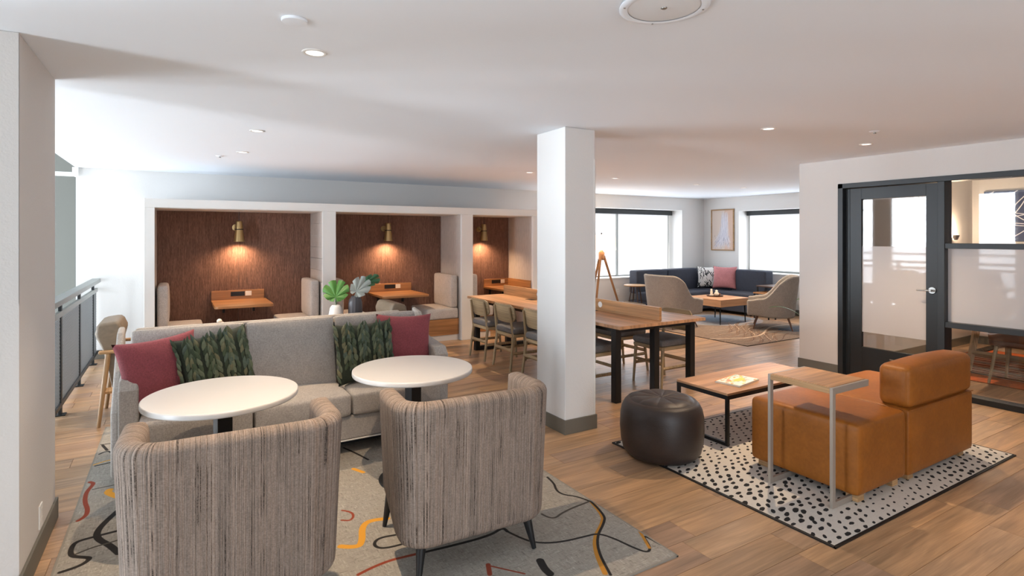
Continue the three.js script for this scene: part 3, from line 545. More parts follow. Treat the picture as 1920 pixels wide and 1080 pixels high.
const CURVES = [
  ['o', 0.022, [[2.09, -2.57], [2.05, -2.41], [1.98, -2.34], [1.86, -2.26], [1.77, -2.14], [1.70, -1.99]]], ['k', 0.012, [[2.09, -2.57], [2.06, -2.41], [1.99, -2.34], [1.875, -2.26], [1.785, -2.14], [1.715, -1.97]]],
  ['k', 0.012, [[1.50, -2.54], [1.53, -2.43], [1.58, -2.36], [1.68, -2.31], [1.82, -2.29], [1.90, -2.28], [1.94, -2.19], [1.96, -2.09], [1.99, -2.01], [2.04, -2.04], [2.09, -2.16], [2.10, -2.03]]], ['o', 0.014, [[2.03, -2.04], [2.06, -2.10], [2.10, -2.18]]],
  ['k', 0.012, [[2.06, -2.98], [2.05, -2.89], [2.00, -2.80], [2.00, -2.73], [2.06, -2.67], [2.09, -2.57]]], ['g', 0.012, [[1.76, -2.60], [1.77, -2.51], [1.88, -2.56], [2.08, -2.58]]],
  ['k', 0.016, [[1.01, -2.59], [1.15, -2.57], [1.40, -2.55], [1.50, -2.59], [1.50, -2.54]]], ['r', 0.016, [[0.72, -2.57], [0.84, -2.61], [1.01, -2.59]]], ['k', 0.014, [[0.99, -2.71], [0.89, -2.71], [0.85, -2.77], [0.89, -2.83], [0.99, -2.81]]],
  ['k', 0.034, [[1.50, -2.23], [1.48, -2.17], [1.48, -2.12]]], ['r', 0.02, [[1.27, -2.33], [1.24, -2.26]]], ['r', 0.008, [[1.27, -2.32], [1.38, -2.18]]], ['y', 0.03, [[0.71, -2.85], [0.78, -2.79], [0.82, -2.85], [0.85, -2.97], [0.90, -3.03], [1.00, -3.00]]],
  ['r', 0.012, [[0.81, -3.22], [0.85, -3.18], [0.85, -3.12], [0.82, -3.08], [0.78, -3.11]]], ['k', 0.014, [[1.06, -4.17], [1.11, -4.02], [1.15, -3.86]]], ['y', 0.025, [[1.02, -3.76], [1.06, -3.67]]],
  ['k', 0.02, [[-0.46, -3.30], [-0.39, -3.31], [-0.35, -3.37], [-0.39, -3.40], [-0.44, -3.44], [-0.45, -3.52], [-0.44, -3.59], [-0.37, -3.60], [-0.26, -3.61]]], ['k', 0.028, [[-0.28, -3.88], [-0.34, -3.74], [-0.36, -3.63], [-0.34, -3.55], [-0.29, -3.47], [-0.24, -3.35]]],
  ['g', 0.012, [[-0.42, -3.45], [-0.37, -3.48], [-0.29, -3.49], [-0.25, -3.50]]], ['r', 0.02, [[-0.46, -3.85], [-0.43, -3.88], [-0.43, -3.98], [-0.46, -4.10], [-0.47, -4.26], [-0.44, -4.38], [-0.47, -4.42]]],
  ['g', 0.01, [[-0.44, -4.28], [-0.31, -4.29]]], ['k', 0.014, [[-0.47, -4.71], [-0.37, -4.73]]], ['k', 0.014, [[-0.47, -4.95], [-0.43, -5.01], [-0.39, -4.92]]], ['k', 0.016, [[-0.43, -5.01], [-0.47, -5.15]]], ['y', 0.035, [[-0.29, -4.07], [-0.36, -4.17], [-0.35, -4.22]]],
];
rugMesh('area_rug', 'grey rug with looping black, red and gold lines under the grey sofa', -0.495, 2.105, -5.63, -1.92, (g, X, Z, S, W, H) => {
  speckle(g, W, H, '#9c968c', 0.16, 90000, 16);
  const col = { k: '#221d19', o: '#b97f2a', y: '#d99a2f', r: '#8a3a22', g: '#4d473f' };
  for (const [c, w, pts] of CURVES) stroke(g, pts, X, Z, w * S * 1.15, col[c]);
  for (let i = 0; i < 9; i++) { const p = []; let x = rr(-0.3, 1.8), z = rr(-5.4, -4.3), a = rr(0, 6); for (let k = 0; k < 7; k++) { p.push([x, z]); a += rr(-1, 1); x += 0.2 * Math.cos(a); z += 0.2 * Math.sin(a); } stroke(g, p, X, Z, rr(0.01, 0.025) * S, [col.k, col.g, col.r, col.y][i % 4]); }
}, 1274, mat('#8f897f', 0.95));
rugMesh('dotted_rug', 'pale rug with black irregular dots and black border under the orange seats', 2.83, 5.14, -3.235, -1.56, (g, X, Z, S, W, H) => {
  speckle(g, W, H, '#cfc9c0', 0.10, 50000, 12);
  g.fillStyle = '#1c1a19';
  let r = 0;
  for (let z = -3.2; z < -1.56; z += 0.05, r++) for (let x = 2.86 + (r % 2) * 0.04; x < 5.12; x += 0.08) {
    const big = Math.sin(x * 3.1 + z * 2.2) * Math.cos(z * 2.7 - x * 1.3) * 0.5 + 0.5, s = lerp(0.012, 0.023, big) * rr(0.75, 1.2), cx = X(x + rr(-0.014, 0.014)), cz = Z(z + rr(-0.012, 0.012)), an = rr(-0.5, 0.2) - 0.3;
    g.beginPath(); for (let k = 0; k <= 10; k++) { const t = k / 10 * Math.PI * 2, q = s * S * rr(0.82, 1.12), ex = Math.cos(t) * q * 1.25, ez = Math.sin(t) * q * 0.62; const px = cx + ex * Math.cos(an) - ez * Math.sin(an), pz = cz + ex * Math.sin(an) + ez * Math.cos(an); k ? g.lineTo(px, pz) : g.moveTo(px, pz); } g.fill();
  }
  g.lineWidth = 0.03 * S; g.strokeStyle = '#1c1a19'; g.strokeRect(0, 0, W, H);
}, 2000, M.black);
rugMesh('patterned_rug', 'brown and slate rug with pale swirling bands in the far seating corner', 6.98, 9.50, -7.80, -5.09, (g, X, Z, S, W, H) => {
  speckle(g, W, H, '#7f6c5d', 0.12, 30000, 14);
  const blob = (x, z, rx, rz, c) => { g.fillStyle = c; g.beginPath(); g.ellipse(X(x), Z(z), rx * S, rz * S, 0.3, 0, 7); g.fill(); };
  blob(8.7, -7.0, 0.85, 0.7, '#8c8d93'); blob(8.9, -7.05, 0.55, 0.45, '#73808f'); blob(9.1, -5.55, 0.9, 0.42, '#857b72'); blob(9.2, -5.5, 0.6, 0.26, '#5f6873'); blob(7.4, -7.6, 0.5, 0.35, '#7c8089');
  for (let i = 0; i < 46; i++) { const o = i * 0.03, p = []; for (let k = 0; k <= 9; k++) p.push([6.9 + k * 0.33, -6.4 + o + 0.35 * Math.sin(k * 0.75 + o) + 0.1 * Math.sin(k * 2 + i)]); stroke(g, p, X, Z, rr(0.004, 0.014) * S, i % 7 === 0 ? '#cdb79f' : i % 3 ? '#7a5d49' : '#5e463a'); }
  const p2 = []; for (let k = 0; k <= 9; k++) p2.push([7.0 + k * 0.3, -5.75 + 0.25 * Math.sin(k * 0.7)]); stroke(g, p2, X, Z, 0.03 * S, '#cbb49b');
  for (let i = 0; i < 3000; i++) { g.fillStyle = `rgba(${rnd() < 0.5 ? '225,210,190' : '50,40,36'},0.18)`; g.fillRect(rnd() * W, rnd() * H, rr(4, 30), 2); }
}, 900, mat('#3a2f29', 0.95));
rugMesh('striped_rug', 'orange rug with black and white stripes in the meeting room', 7.40, 9.6, -3.3, -0.6, (g, X, Z, S, W, H) => {
  speckle(g, W, H, '#c35a1e', 0.12, 12000, 12);
  for (let i = 0; i < 26; i++) { const p = [], x = 7.78 + i * 0.055; for (let k = 0; k <= 8; k++) p.push([x + 0.03 * Math.sin(k * 1.3 + i), -3.3 + k * 0.34]); stroke(g, p, X, Z, 0.03 * S, i % 2 ? '#2a2422' : '#cfc6ba'); }
  for (let i = 0; i < 900; i++) { g.fillStyle = 'rgba(90,30,10,0.25)'; g.fillRect(rnd() * 0.3 * W, rnd() * H, 3, rr(8, 40)); }
}, 512, mat('#7a3d17', 0.95));

// ------------------------------------------------------------------ grey sofa and its cushions
{
  const t = thing('sofa', 'long grey three-seat sofa with high back facing two white tables', 'sofa', [0.775, 0, -4.4]);
  const X = (x) => x - 0.775, Z = (z) => z + 4.4, seats = [-0.20, 0.437, 1.077, 1.765], backs = [-0.262, 0.437, 1.072, 1.755];
  part('base', box(X(-0.20), X(1.79), 0.115, 0.285, Z(-4.92), Z(-4.02), 0.015), M.sofa, t);
  part('plinth', box(X(-0.15), X(1.75), 0.0085, 0.115, Z(-4.85), Z(-4.25)), M.black, t);
  part('piping', box(X(-0.20), X(1.79), 0.108, 0.118, Z(-4.025), Z(-4.013), 0.004, 1), M.whiteEdge, t);
  for (let i = 0; i < 3; i++) part('seat_cushion', softBox(X(seats[i]) + 0.003, X(seats[i + 1]) - 0.003, 0.287, 0.445, Z(-4.62), Z(-3.99), 0.028, [0, 0.018, 0.01], 12), M.sofa, t);
  for (let i = 0; i < 3; i++) {
    const g = softBox(X(backs[i]) + 0.003, X(backs[i + 1]) - 0.003, 0, 0.53, -0.085, 0.085, 0.026, [0, 0.006, 0.02], 12);
    g.rotateX(-0.24); g.translate(0, 0.405, Z(-4.47)); part('back_cushion', g, M.sofa, t);
  }
  const bk = box(X(-0.255), X(1.75), 0, 0.77, -0.04, 0.04, 0.02); bk.rotateX(-0.12); bk.translate(0, 0.13, Z(-4.83)); part('back_frame', bk, M.sofa, t);
  const armPoly = (x0, x1, poly) => { const s = new THREE.Shape(poly.map(([z, y]) => new THREE.Vector2(-z, y))); const g = new THREE.ExtrudeGeometry(s, { depth: x1 - x0 - 0.03, bevelEnabled: true, bevelSize: 0.02, bevelThickness: 0.015, bevelSegments: 4 }); g.rotateY(Math.PI / 2); g.translate(x0 + 0.015, 0, 0); return boxUV(g); };
  const poly = [[Z(-4.86), 0.12], [Z(-4.18), 0.12], [Z(-4.17), 0.61], [Z(-4.21), 0.655], [Z(-4.86), 0.72]];
  part('armrest', armPoly(X(-0.305), X(-0.198), poly), M.sofa, t); part('armrest', armPoly(X(1.785), X(1.898), poly), M.sofa, t);
  const wing = [[Z(-4.98), 0.03], [Z(-4.42), 0.03], [Z(-4.42), 0.42], [Z(-4.86), 0.86], [Z(-4.98), 0.88]];
  part('side_wing', armPoly(X(-0.362), X(-0.318), wing), M.sofa, t); part('side_wing', armPoly(X(1.902), X(1.946), wing), M.sofa, t);
}
function scatter(name, label, m, w, h, th, pos, rot, group) {
  const t = thing(name, label, 'cushion', pos, 0, group); t.rotation.set(...rot); t.rotation.order = 'YXZ';
  part('cover', pillowGeo(w, h, th), m, t); return t;
}
scatter('cushion', 'dusty red cushion in the left corner of the grey sofa', M.pink, 0.47, 0.47, 0.17, [-0.085, 0.685, -4.29], [-0.26, 0.22, 0.10], 'dusty red cushions');
scatter('cushion', 'dusty red cushion at the right arm of the grey sofa', M.pink, 0.46, 0.46, 0.16, [1.60, 0.705, -4.37], [-0.24, -0.10, -0.05], 'dusty red cushions');
{
  // leaf-covered cushions
  const leafG = (() => { const g = grid(4, 8, (u, v) => { const y = v, hw = Math.sin(Math.PI * Math.pow(v, 0.8)) * 0.5, x = (2 * u - 1) * hw; return [x, y, 0.16 * Math.sin(Math.PI * v) * (1 - Math.abs(2 * u - 1) * 0.7) + 0.05]; }, (u, v) => [u * 0.1, v * 0.1]); return smoothNormals(g); })();
  const greens = ['#66735a', '#566548', '#7d8568', '#46543c', '#607060', '#858260'].map((c) => mat(c, 0.75, { map: weaveTex, sheen: 0.2, sheenColor: new THREE.Color(0.3, 0.35, 0.25) }));
  function leafCushion(label, pos, rot) {
    const w = 0.46, h = 0.46, th = 0.16, t = scatter('leaf_cushion', label, M.green, w, h, th, pos, rot, 'green leaf cushions');
    for (let j = 0; j < 11; j++) for (let i = 0; i < 16; i++) {
      const x = -0.94 + i * 0.124 + rr(-0.015, 0.015), y = -1.0 + j * 0.178 + (i % 2) * 0.08 + rr(-0.03, 0.03); if (Math.abs(x) > 0.96 || y > 0.84) continue;
      const dpt = pillowDepth(x, y) * th / 2, e = 0.05, gx = (pillowDepth(clamp(x + e, -0.99, 0.99), y) - pillowDepth(clamp(x - e, -0.99, 0.99), y)) * th / 2 / (e * w), gy = (pillowDepth(x, clamp(y + e, -0.99, 0.99)) - pillowDepth(x, clamp(y - e, -0.99, 0.99))) * th / 2 / (e * h);
      const m = new THREE.Mesh(leafG, greens[Math.floor(rnd() * greens.length)]); m.name = 'leaf'; m.castShadow = m.receiveShadow = true;
      m.scale.set(rr(0.022, 0.030), rr(0.07, 0.088), rr(0.07, 0.13));
      m.rotation.set(clamp(Math.atan(-gy), -1, 1) * -1 * -1, clamp(-Math.atan(gx), -1, 1), (Math.floor(i / 2) % 2 ? 1 : -1) * (i % 2 ? 1 : -1) * rr(0.15, 0.42), 'YXZ');
      m.position.set(x * w / 2 * 0.94, y * h / 2 * 0.94, dpt + 0.001); t.add(m);
    }
  }
  leafCushion('green leaf-covered cushion beside the left red cushion', [0.235, 0.70, -4.24], [-0.30, 0.10, 0.16]);
  leafCushion('green leaf-covered cushion beside the right red cushion', [1.26, 0.675, -4.30], [-0.26, 0.02, 0.03]);
}

// ------------------------------------------------------------------ white pedestal tables
function pedestal(label, x, z) {
  const t = thing('round_table', label, 'table', [x, 0.0125, z], 0, 'white round tables'), R = 0.381;
  part('tabletop', lathe([[0, 0.708], [R - 0.006, 0.708], [R - 0.001, 0.705], [R, 0.698], [R, 0.684], [R - 0.002, 0.679], [R - 0.01, 0.676], [0, 0.676]], 96), M.whiteTop, t);
  part('mounting_plate', box(-0.14, 0.14, 0.668, 0.676, -0.14, 0.14, 0.002, 1), M.metalBlack, t);
  part('column', box(-0.038, 0.038, 0.012, 0.668, -0.038, 0.038, 0.004, 1).rotateY(0.25), M.metalBlack, t);
  part('base', lathe([[0, 0.0], [0.215, 0.0], [0.217, 0.006], [0.21, 0.012], [0, 0.014]], 64), M.metalBlack, t);
}
pedestal('white round pedestal table on the left before the sofa', 0.218, -3.40);
pedestal('white round pedestal table on the right before the sofa', 1.312, -3.42);

// ------------------------------------------------------------------ barrel chairs
function barrel(label, x, z, turn) {
  const t = thing('barrel_chair', label, 'chair', [x, 0.0125, z], turn, 'striped barrel chairs');
  part('shell', shellGeo({ w: 0.665, zf: -0.005, zb: 0.268, R: 0.095, th: 0.095, flare: 0.03, y0: (s, p) => 0.148 + 0.18 * clamp((0.21 - p.z) / 0.25, 0, 1), y1: () => 0.812, steps: 12 }), M.tweed, t);
  part('seat_base', softBox(-0.285, 0.285, 0.20, 0.31, -0.33, 0.235, 0.03), M.tweed, t);
  part('piping', softBox(-0.288, 0.288, 0.302, 0.314, -0.338, 0.0, 0.005), M.black, t);
  part('seat_cushion', softBox(-0.283, 0.283, 0.312, 0.445, -0.35, 0.232, 0.04, [0, 0.02, 0.01]), M.tweed, t);
  for (const [sx, sz] of [[-1, 1], [1, 1], [-1, -1], [1, -1]]) {
    const h = sz > 0 ? 0.165 : 0.22, x0 = sx * 0.285, z0 = sz > 0 ? 0.255 : -0.27;
    part('leg', [bar([sx * 0.30, 0, z0 + sz * 0.02], [x0 - sx * 0.012, h, z0 - sz * 0.02], 0.011, 0.026, 20)], M.black, t);
  }
}
barrel('striped tweed barrel chair at the left white table, seen from behind', 0.215, -2.66, -0.03);
barrel('striped tweed barrel chair at the right white table, seen from behind', 1.245, -2.62, -0.05);

// ------------------------------------------------------------------ orange seats, pouf, C table, coffee table
{
  const y0 = 0.0095;
  const o = thing('ottoman', 'orange leather cube ottoman under the C-shaped side table', 'ottoman', [3.65, y0, -2.08]);
  part('body', softBox(-0.285, 0.285, 0.045, 0.468, -0.355, 0.355, 0.035, [0.004, 0.005, 0.004], 14), M.orange, o);
  for (const sx of [-1, 1]) for (const sz of [-1, 1]) part('foot', box(sx * 0.2 - 0.035, sx * 0.2 + 0.035, 0, 0.05, sz * 0.29 - 0.035, sz * 0.29 + 0.035, 0.003, 1), M.oakPale, o);
  const s = thing('armless_seat', 'orange leather armless seat with low back block', 'seat', [4.415, y0, -2.08]);
  part('body', softBox(-0.47, 0.47, 0.04, 0.466, -0.36, 0.36, 0.03, [0.003, 0.008, 0.003], 14), M.orange, s);
  const bk = softBox(-0.455, 0.455, 0, 0.265, 0.165, 0.362, 0.045, [0.006, 0.022, 0.008], 14); bk.translate(0, 0.462, 0); part('back_block', bk, M.orange, s);
  part('seam', box(-0.455, 0.455, 0.459, 0.464, 0.355, 0.366, 0.002, 1), M.orange, s);
  for (const sx of [-1, 1]) for (const sz of [-1, 1]) part('foot', box(sx * 0.37 - 0.035, sx * 0.37 + 0.035, 0, 0.05, sz * 0.29 - 0.035, sz * 0.29 + 0.035, 0.003, 1), M.oakPale, s);

  const p = thing('pouf', 'dark brown round leather pouf at the corner of the dotted rug', 'pouf', [2.985, y0, -2.88]);
  const R = 0.294;
  part('body', lathe([[0, 0.0], [0.20, 0.0], [0.245, 0.012], [0.272, 0.045], [0.287, 0.11], [R, 0.20], [0.290, 0.29], [0.281, 0.335], [0.262, 0.372], [0.24, 0.394], [0.10, 0.40], [0, 0.40]], 96), M.pouf, p);
  const n = 10;
  for (let k = 0; k < n; k++) {
    const a0 = k / n * Math.PI * 2, a1 = (k + 1) / n * Math.PI * 2;
    const g = grid(8, 12, (u, v) => {
      const a = lerp(a0, a1, u), r = 0.012 + v * 0.262, edge = 1 - Math.pow(Math.abs(2 * u - 1), 3);
      const prof = v < 0.6 ? 0.424 - 0.002 * (1 - v) : 0.424 - Math.pow((v - 0.6) / 0.4, 2) * 0.07;
      return [r * Math.cos(a), prof - 0.014 + 0.007 * edge * Math.sin(Math.PI * Math.pow(v, 0.8)) + 0.002 * v, r * Math.sin(a)];
    }, (u, v, q) => [q[0], q[2]]);
    const ix = g.index.array; for (let i = 0; i < ix.length; i += 3) { const q = ix[i]; ix[i] = ix[i + 1]; ix[i + 1] = q; }
    part('top_panel', smoothNormals(g), M.pouf, p);
  }
  part('button', new THREE.SphereGeometry(0.016, 16, 8).scale(1, 0.4, 1).translate(0, 0.406, 0), M.pouf, p);

  const c = thing('side_table', 'C-shaped side table with oak top and grey metal legs over the ottoman', 'side table', [3.225, y0, -1.99]);
  part('tabletop', box(0.0, 0.37, 0.672, 0.692, -0.185, 0.185, 0.002, 1), M.oakLight, c);
  for (const s2 of [-1, 1]) {
    const z0 = s2 > 0 ? 0.186 : -0.204, z1 = z0 + 0.018;
    part('frame', [box(-0.016, 0.016, 0.0, 0.69, z0, z1, 0.002, 1), box(0.016, 0.375, 0.652, 0.69, z0, z1, 0.002, 1), box(0.016, 0.34, 0.0, 0.034, z0, z1, 0.002, 1)], M.greyMetal, c);
  }
  part('cross_bar', box(-0.016, 0.0, 0.655, 0.69, -0.186, 0.186, 0.002, 1), M.oakPale, c);

  const f = thing('coffee_table', 'low oak coffee table with black frame behind the orange ottoman', 'coffee table', [4.11, y0, -2.965]);
  part('tabletop', box(-0.61, 0.61, 0.375, 0.393, -0.245, 0.245, 0.002, 1), M.oakRed, f);
  const B = 0.024;
  part('apron', [box(-0.61, 0.61, 0.345, 0.375, -0.245, -0.245 + B), box(-0.61, 0.61, 0.345, 0.375, 0.245 - B, 0.245), box(-0.61, -0.61 + B, 0.345, 0.375, -0.221, 0.221), box(0.61 - B, 0.61, 0.345, 0.375, -0.221, 0.221)], M.metalBlack, f);
  for (const sx of [-1, 1]) {
    for (const sz of [-1, 1]) part('leg', box(sx * (0.61 - B / 2) - B / 2, sx * (0.61 - B / 2) + B / 2, 0, 0.345, sz * (0.245 - B / 2) - B / 2, sz * (0.245 - B / 2) + B / 2, 0.001, 1), M.metalBlack, f);
    part('floor_bar', box(sx * (0.61 - B / 2) - B / 2, sx * (0.61 - B / 2) + B / 2, 0, B, -0.221, 0.221), M.metalBlack, f);
  }
  // magazines
  const cover = canvasTex(256, 340, (g, W, H) => {
    g.fillStyle = '#f2ecdf'; g.fillRect(0, 0, W, H); const cols = ['#f0d44c', '#e9a24a', '#c9d9a6', '#f7f2e8', '#e3cfc2', '#b9c7bb', '#d98a4c'];
    for (let i = 0; i < 60; i++) { g.fillStyle = cols[Math.floor(rnd() * cols.length)]; g.beginPath(); g.ellipse(rnd() * W, rnd() * H, rr(8, 34), rr(6, 22), rnd() * 3, 0, 7); g.fill(); }
    g.fillStyle = '#f2d640'; g.beginPath(); g.ellipse(W * 0.55, H * 0.45, 60, 46, 0, 0, 7); g.fill(); g.fillStyle = '#e08b35'; g.fillRect(0, H - 18, W, 18);
  });
  const mg = thing('magazine', 'yellow and white illustrated magazine on the oak coffee table', 'magazine', [3.86, y0 + 0.3935, -2.91], 0.18);
  const cg = box(-0.16, 0.16, 0.013, 0.0145, -0.105, 0.105, 0); { const pp = cg.attributes.position, uv = cg.attributes.uv; for (let i = 0; i < pp.count; i++) uv.setXY(i, (pp.getX(i) + 0.16) / 0.32, (pp.getZ(i) + 0.105) / 0.21); }
  part('pages', box(-0.158, 0.158, 0.0, 0.013, -0.103, 0.103), M.cream, mg); part('cover', cg, mat('#ffffff', 0.35, { map: cover }), mg);
}

// ------------------------------------------------------------------ communal table and chairs
{
  const t = thing('communal_table', 'long oak communal table with centre divider and black legs beyond the pillar', 'table', [4.065, 0, -5.44]);
  const L = 1.565, w = 0.58;
  part('tabletop', box(-w, w, 0.708, 0.74, -L, L, 0.003, 1, true), M.oakRed, t);
  const dv = part('divider', box(-0.016, 0.016, 0.741, 0.872, -L + 0.04, L - 0.06, 0.002, 1), M.oakLight, t);
  for (const z of [-0.62, 0.62]) { const o = part('outlet', new THREE.CylinderGeometry(0.032, 0.032, 0.006, 28).rotateZ(Math.PI / 2).translate(-0.019, 0.812, z), M.whiteEdge, dv); o.userData.label = 'round white outlet'; part('grommet', box(-0.12, -0.03, 0.7405, 0.743, z - 0.16, z - 0.02, 0.001, 1), M.black, t); }
  for (const z of [-L + 0.14, 0, L - 0.14]) {
    if (z) for (const x of [-0.50, 0, 0.51]) part('leg', box(x - 0.034, x + 0.034, 0, 0.69, z - 0.034, z + 0.034, 0.003, 1), M.metalBlack, t);
    if (z) part('rail', box(-0.535, 0.545, 0.66, 0.708, z - 0.03, z + 0.03, 0.002, 1), M.metalBlack, t);
    if (z < 0) part('floor_bar', box(-0.466, 0.476, 0.0, 0.06, z - 0.034, z + 0.034, 0.003, 1), M.metalBlack, t);
  }
  part('apron', [box(-0.5, -0.47, 0.66, 0.708, -L + 0.17, L - 0.17), box(0.48, 0.51, 0.66, 0.708, -L + 0.17, L - 0.17)], M.metalBlack, t);
}
let chairProto = null;
function diningChair(label, x, z, turn, group = 'oak chairs along the communal table') {       // faces +x when turn = 0
  if (chairProto) return dup(chairProto, [x, 0, z], turn, label, group);
  const t = chairProto = thing('dining_chair', label, 'chair', [x, 0, z], turn, group);
  for (const s of [-1, 1]) {
    part('back_leg', [bar([-0.255, 0, s * 0.205], [-0.205, 0.40, s * 0.19], 0.014, 0.018), bar([-0.205, 0.40, s * 0.19], [-0.255, 0.74, s * 0.175], 0.018, 0.013)], M.oakGrey, t);
    part('front_leg', bar([0.215, 0, s * 0.205], [0.185, 0.42, s * 0.195], 0.013, 0.019), M.oakGrey, t);
    part('stretcher', sqbar([-0.23, 0.20, s * 0.198], [0.20, 0.20, s * 0.20], 0.024), M.oakGrey, t);
  }
  part('stretcher', sqbar([-0.23, 0.235, -0.19], [-0.23, 0.235, 0.19], 0.028), M.oakGrey, t);
  part('stretcher', sqbar([0.20, 0.25, -0.19], [0.20, 0.25, 0.19], 0.024), M.oakGrey, t);
  part('seat_frame', box(-0.215, 0.215, 0.385, 0.425, -0.21, 0.21, 0.01), M.oakGrey, t);
  part('seat_cushion', softBox(-0.225, 0.225, 0.425, 0.50, -0.22, 0.22, 0.03, [0, 0.012, 0]), M.seatGrey, t);
  const g = grid(16, 8, (u, v) => { const a = (2 * u - 1), y = 0.555 + v * 0.215, rr2 = 0.225 * (v < 0.4 ? 1 - 0.36 * Math.pow((0.4 - v) / 0.4, 2.6) : v > 0.75 ? 1 - 0.22 * Math.pow((v - 0.75) / 0.25, 2.6) : 1), zz = a * rr2; return [-0.186 - 0.045 * v - 0.045 * (1 - zz * zz / 0.0506), y, zz]; }, (u, v) => [u * 0.45, v * 0.2]);
  const g2 = g.clone(); g2.translate(0.016, 0, 0); const i2 = g2.index.array; for (let i = 0; i < i2.length; i += 3) { const q = i2[i]; i2[i] = i2[i + 1]; i2[i + 1] = q; }
  const rim = []; const ed = []; for (let i = 0; i <= 16; i++) ed.push([i, 0]); for (let j = 1; j <= 8; j++) ed.push([16, j]); for (let i = 15; i >= 0; i--) ed.push([i, 8]); for (let j = 7; j >= 0; j--) ed.push([0, j]);
  const pos = g.attributes.position; const rp = []; for (const [i, j] of ed) { const k = j * 17 + i; rp.push([pos.getX(k), pos.getY(k), pos.getZ(k)]); }
  const rg = grid(rp.length - 1, 1, (u, v) => { const q = rp[Math.round(u * (rp.length - 1))]; return [q[0] + v * 0.016, q[1], q[2]]; }); smoothNormals(rg); smoothNormals(g); smoothNormals(g2);
  part('backrest', [g, g2, rg], M.oakGrey, t);
  return t;
}
diningChair('oak dining chair nearest the booths, left side of the communal table', 3.575, -6.39, 0);
diningChair('second oak dining chair from the booths, left side of the communal table', 3.575, -5.76, 0);
diningChair('oak dining chair half hidden by the left edge of the pillar', 3.59, -5.12, 0);
diningChair('oak dining chair just right of the pillar, behind the black table leg', 3.60, -4.46, 0);
diningChair('oak dining chair on the far side of the communal table, nearest the pouf', 4.49, -4.33, Math.PI);
diningChair('second oak dining chair on the far side of the communal table', 4.49, -5.0, Math.PI);

// ------------------------------------------------------------------ group behind the sofa
let tanProto = null;
function tanChair(label, x, z, turn) {                        // faces +x
  if (tanProto) return dup(tanProto, [x, 0, z], turn, label, 'tan leather easy chairs');
  const t = tanProto = thing('easy_chair', label, 'chair', [x, 0, z], turn, 'tan leather easy chairs');
  // shield-shaped back, wide at the top
  const prof = [[0.24, 0, 0.03], [0.27, 0, 0.05], [0.45, 0, 0.085], [0.60, 0, 0.115], [0.65, 0, 0.135], [0.745, 0, 0.20], [0.77, 0, 0.205], [0.825, 0, 0.17], [0.845, 0, 0.135], [0.852, 0, 0.09]];
  const N = 28, pos = [], uv = [], ix = [];
  prof.forEach(([y, , w], j) => { for (let i = 0; i <= N; i++) { const a = i / N * Math.PI * 2, ca = Math.cos(a), sa = Math.sin(a), e = (q) => Math.sign(q) * Math.pow(Math.abs(q), 0.28); const dz = (j === 0 ? 0.22 : j === prof.length - 1 ? 0.23 : j === prof.length - 2 ? 0.262 : 0.275); pos.push(-0.205 - 0.10 * (y - 0.4) + e(ca) * w / 2, y + 0.06 * e(ca) * w, e(sa) * dz); uv.push(i / N, y); } });
  for (let j = 0; j < prof.length - 1; j++) for (let i = 0; i < N; i++) { const a = j * (N + 1) + i; ix.push(a, a + 1, a + N + 2, a, a + N + 2, a + N + 1); }
  for (const j of [0, prof.length - 1]) { const c = pos.length / 3; pos.push(-0.205 - 0.10 * (prof[j][0] - 0.4), prof[j][0] + (j ? 0.004 : -0.004), 0); uv.push(0.5, prof[j][0]); for (let i = 0; i < N; i++) { const a = j * (N + 1) + i; j ? ix.push(c, a, a + 1) : ix.push(c, a + 1, a); } }
  const g = new THREE.BufferGeometry(); g.setAttribute('position', new THREE.Float32BufferAttribute(pos, 3)); g.setAttribute('uv', new THREE.Float32BufferAttribute(uv, 2)); g.setIndex(ix);
  part('back_cushion', smoothNormals(outward(g)), M.tan, t);
  part('seat_cushion', softBox(-0.22, 0.32, 0.31, 0.43, -0.26, 0.26, 0.035, [0, 0.012, 0]), M.tan, t);
  for (const s of [-1, 1]) {
    const arm = part('armrest', box(-0.31, 0.32, 0.60, 0.628, s * 0.30 - 0.024, s * 0.30 + 0.024, 0.012, 3), M.oakPale, t);
    part('leg', bar([-0.31, 0, s * 0.30], [-0.245, 0.60, s * 0.30], 0.014, 0.02), M.oakPale, arm); part('leg', bar([0.30, 0, s * 0.30], [0.26, 0.60, s * 0.30], 0.014, 0.02), M.oakPale, arm);
    part('side_rail', sqbar([-0.28, 0.29, s * 0.285], [0.28, 0.29, s * 0.285], 0.036), M.oakPale, t);
  }
  part('cross_rail', [sqbar([-0.2, 0.285, -0.27], [-0.2, 0.285, 0.27], 0.03), sqbar([0.2, 0.285, -0.27], [0.2, 0.285, 0.27], 0.03)], M.oakPale, t);
  return t;
}
tanChair('tan leather easy chair with oak arms beside the railing', -0.235, -5.97, 0);
tanChair('tan leather easy chair whose back shows above the right end of the grey sofa', 1.79, -5.97, Math.PI);
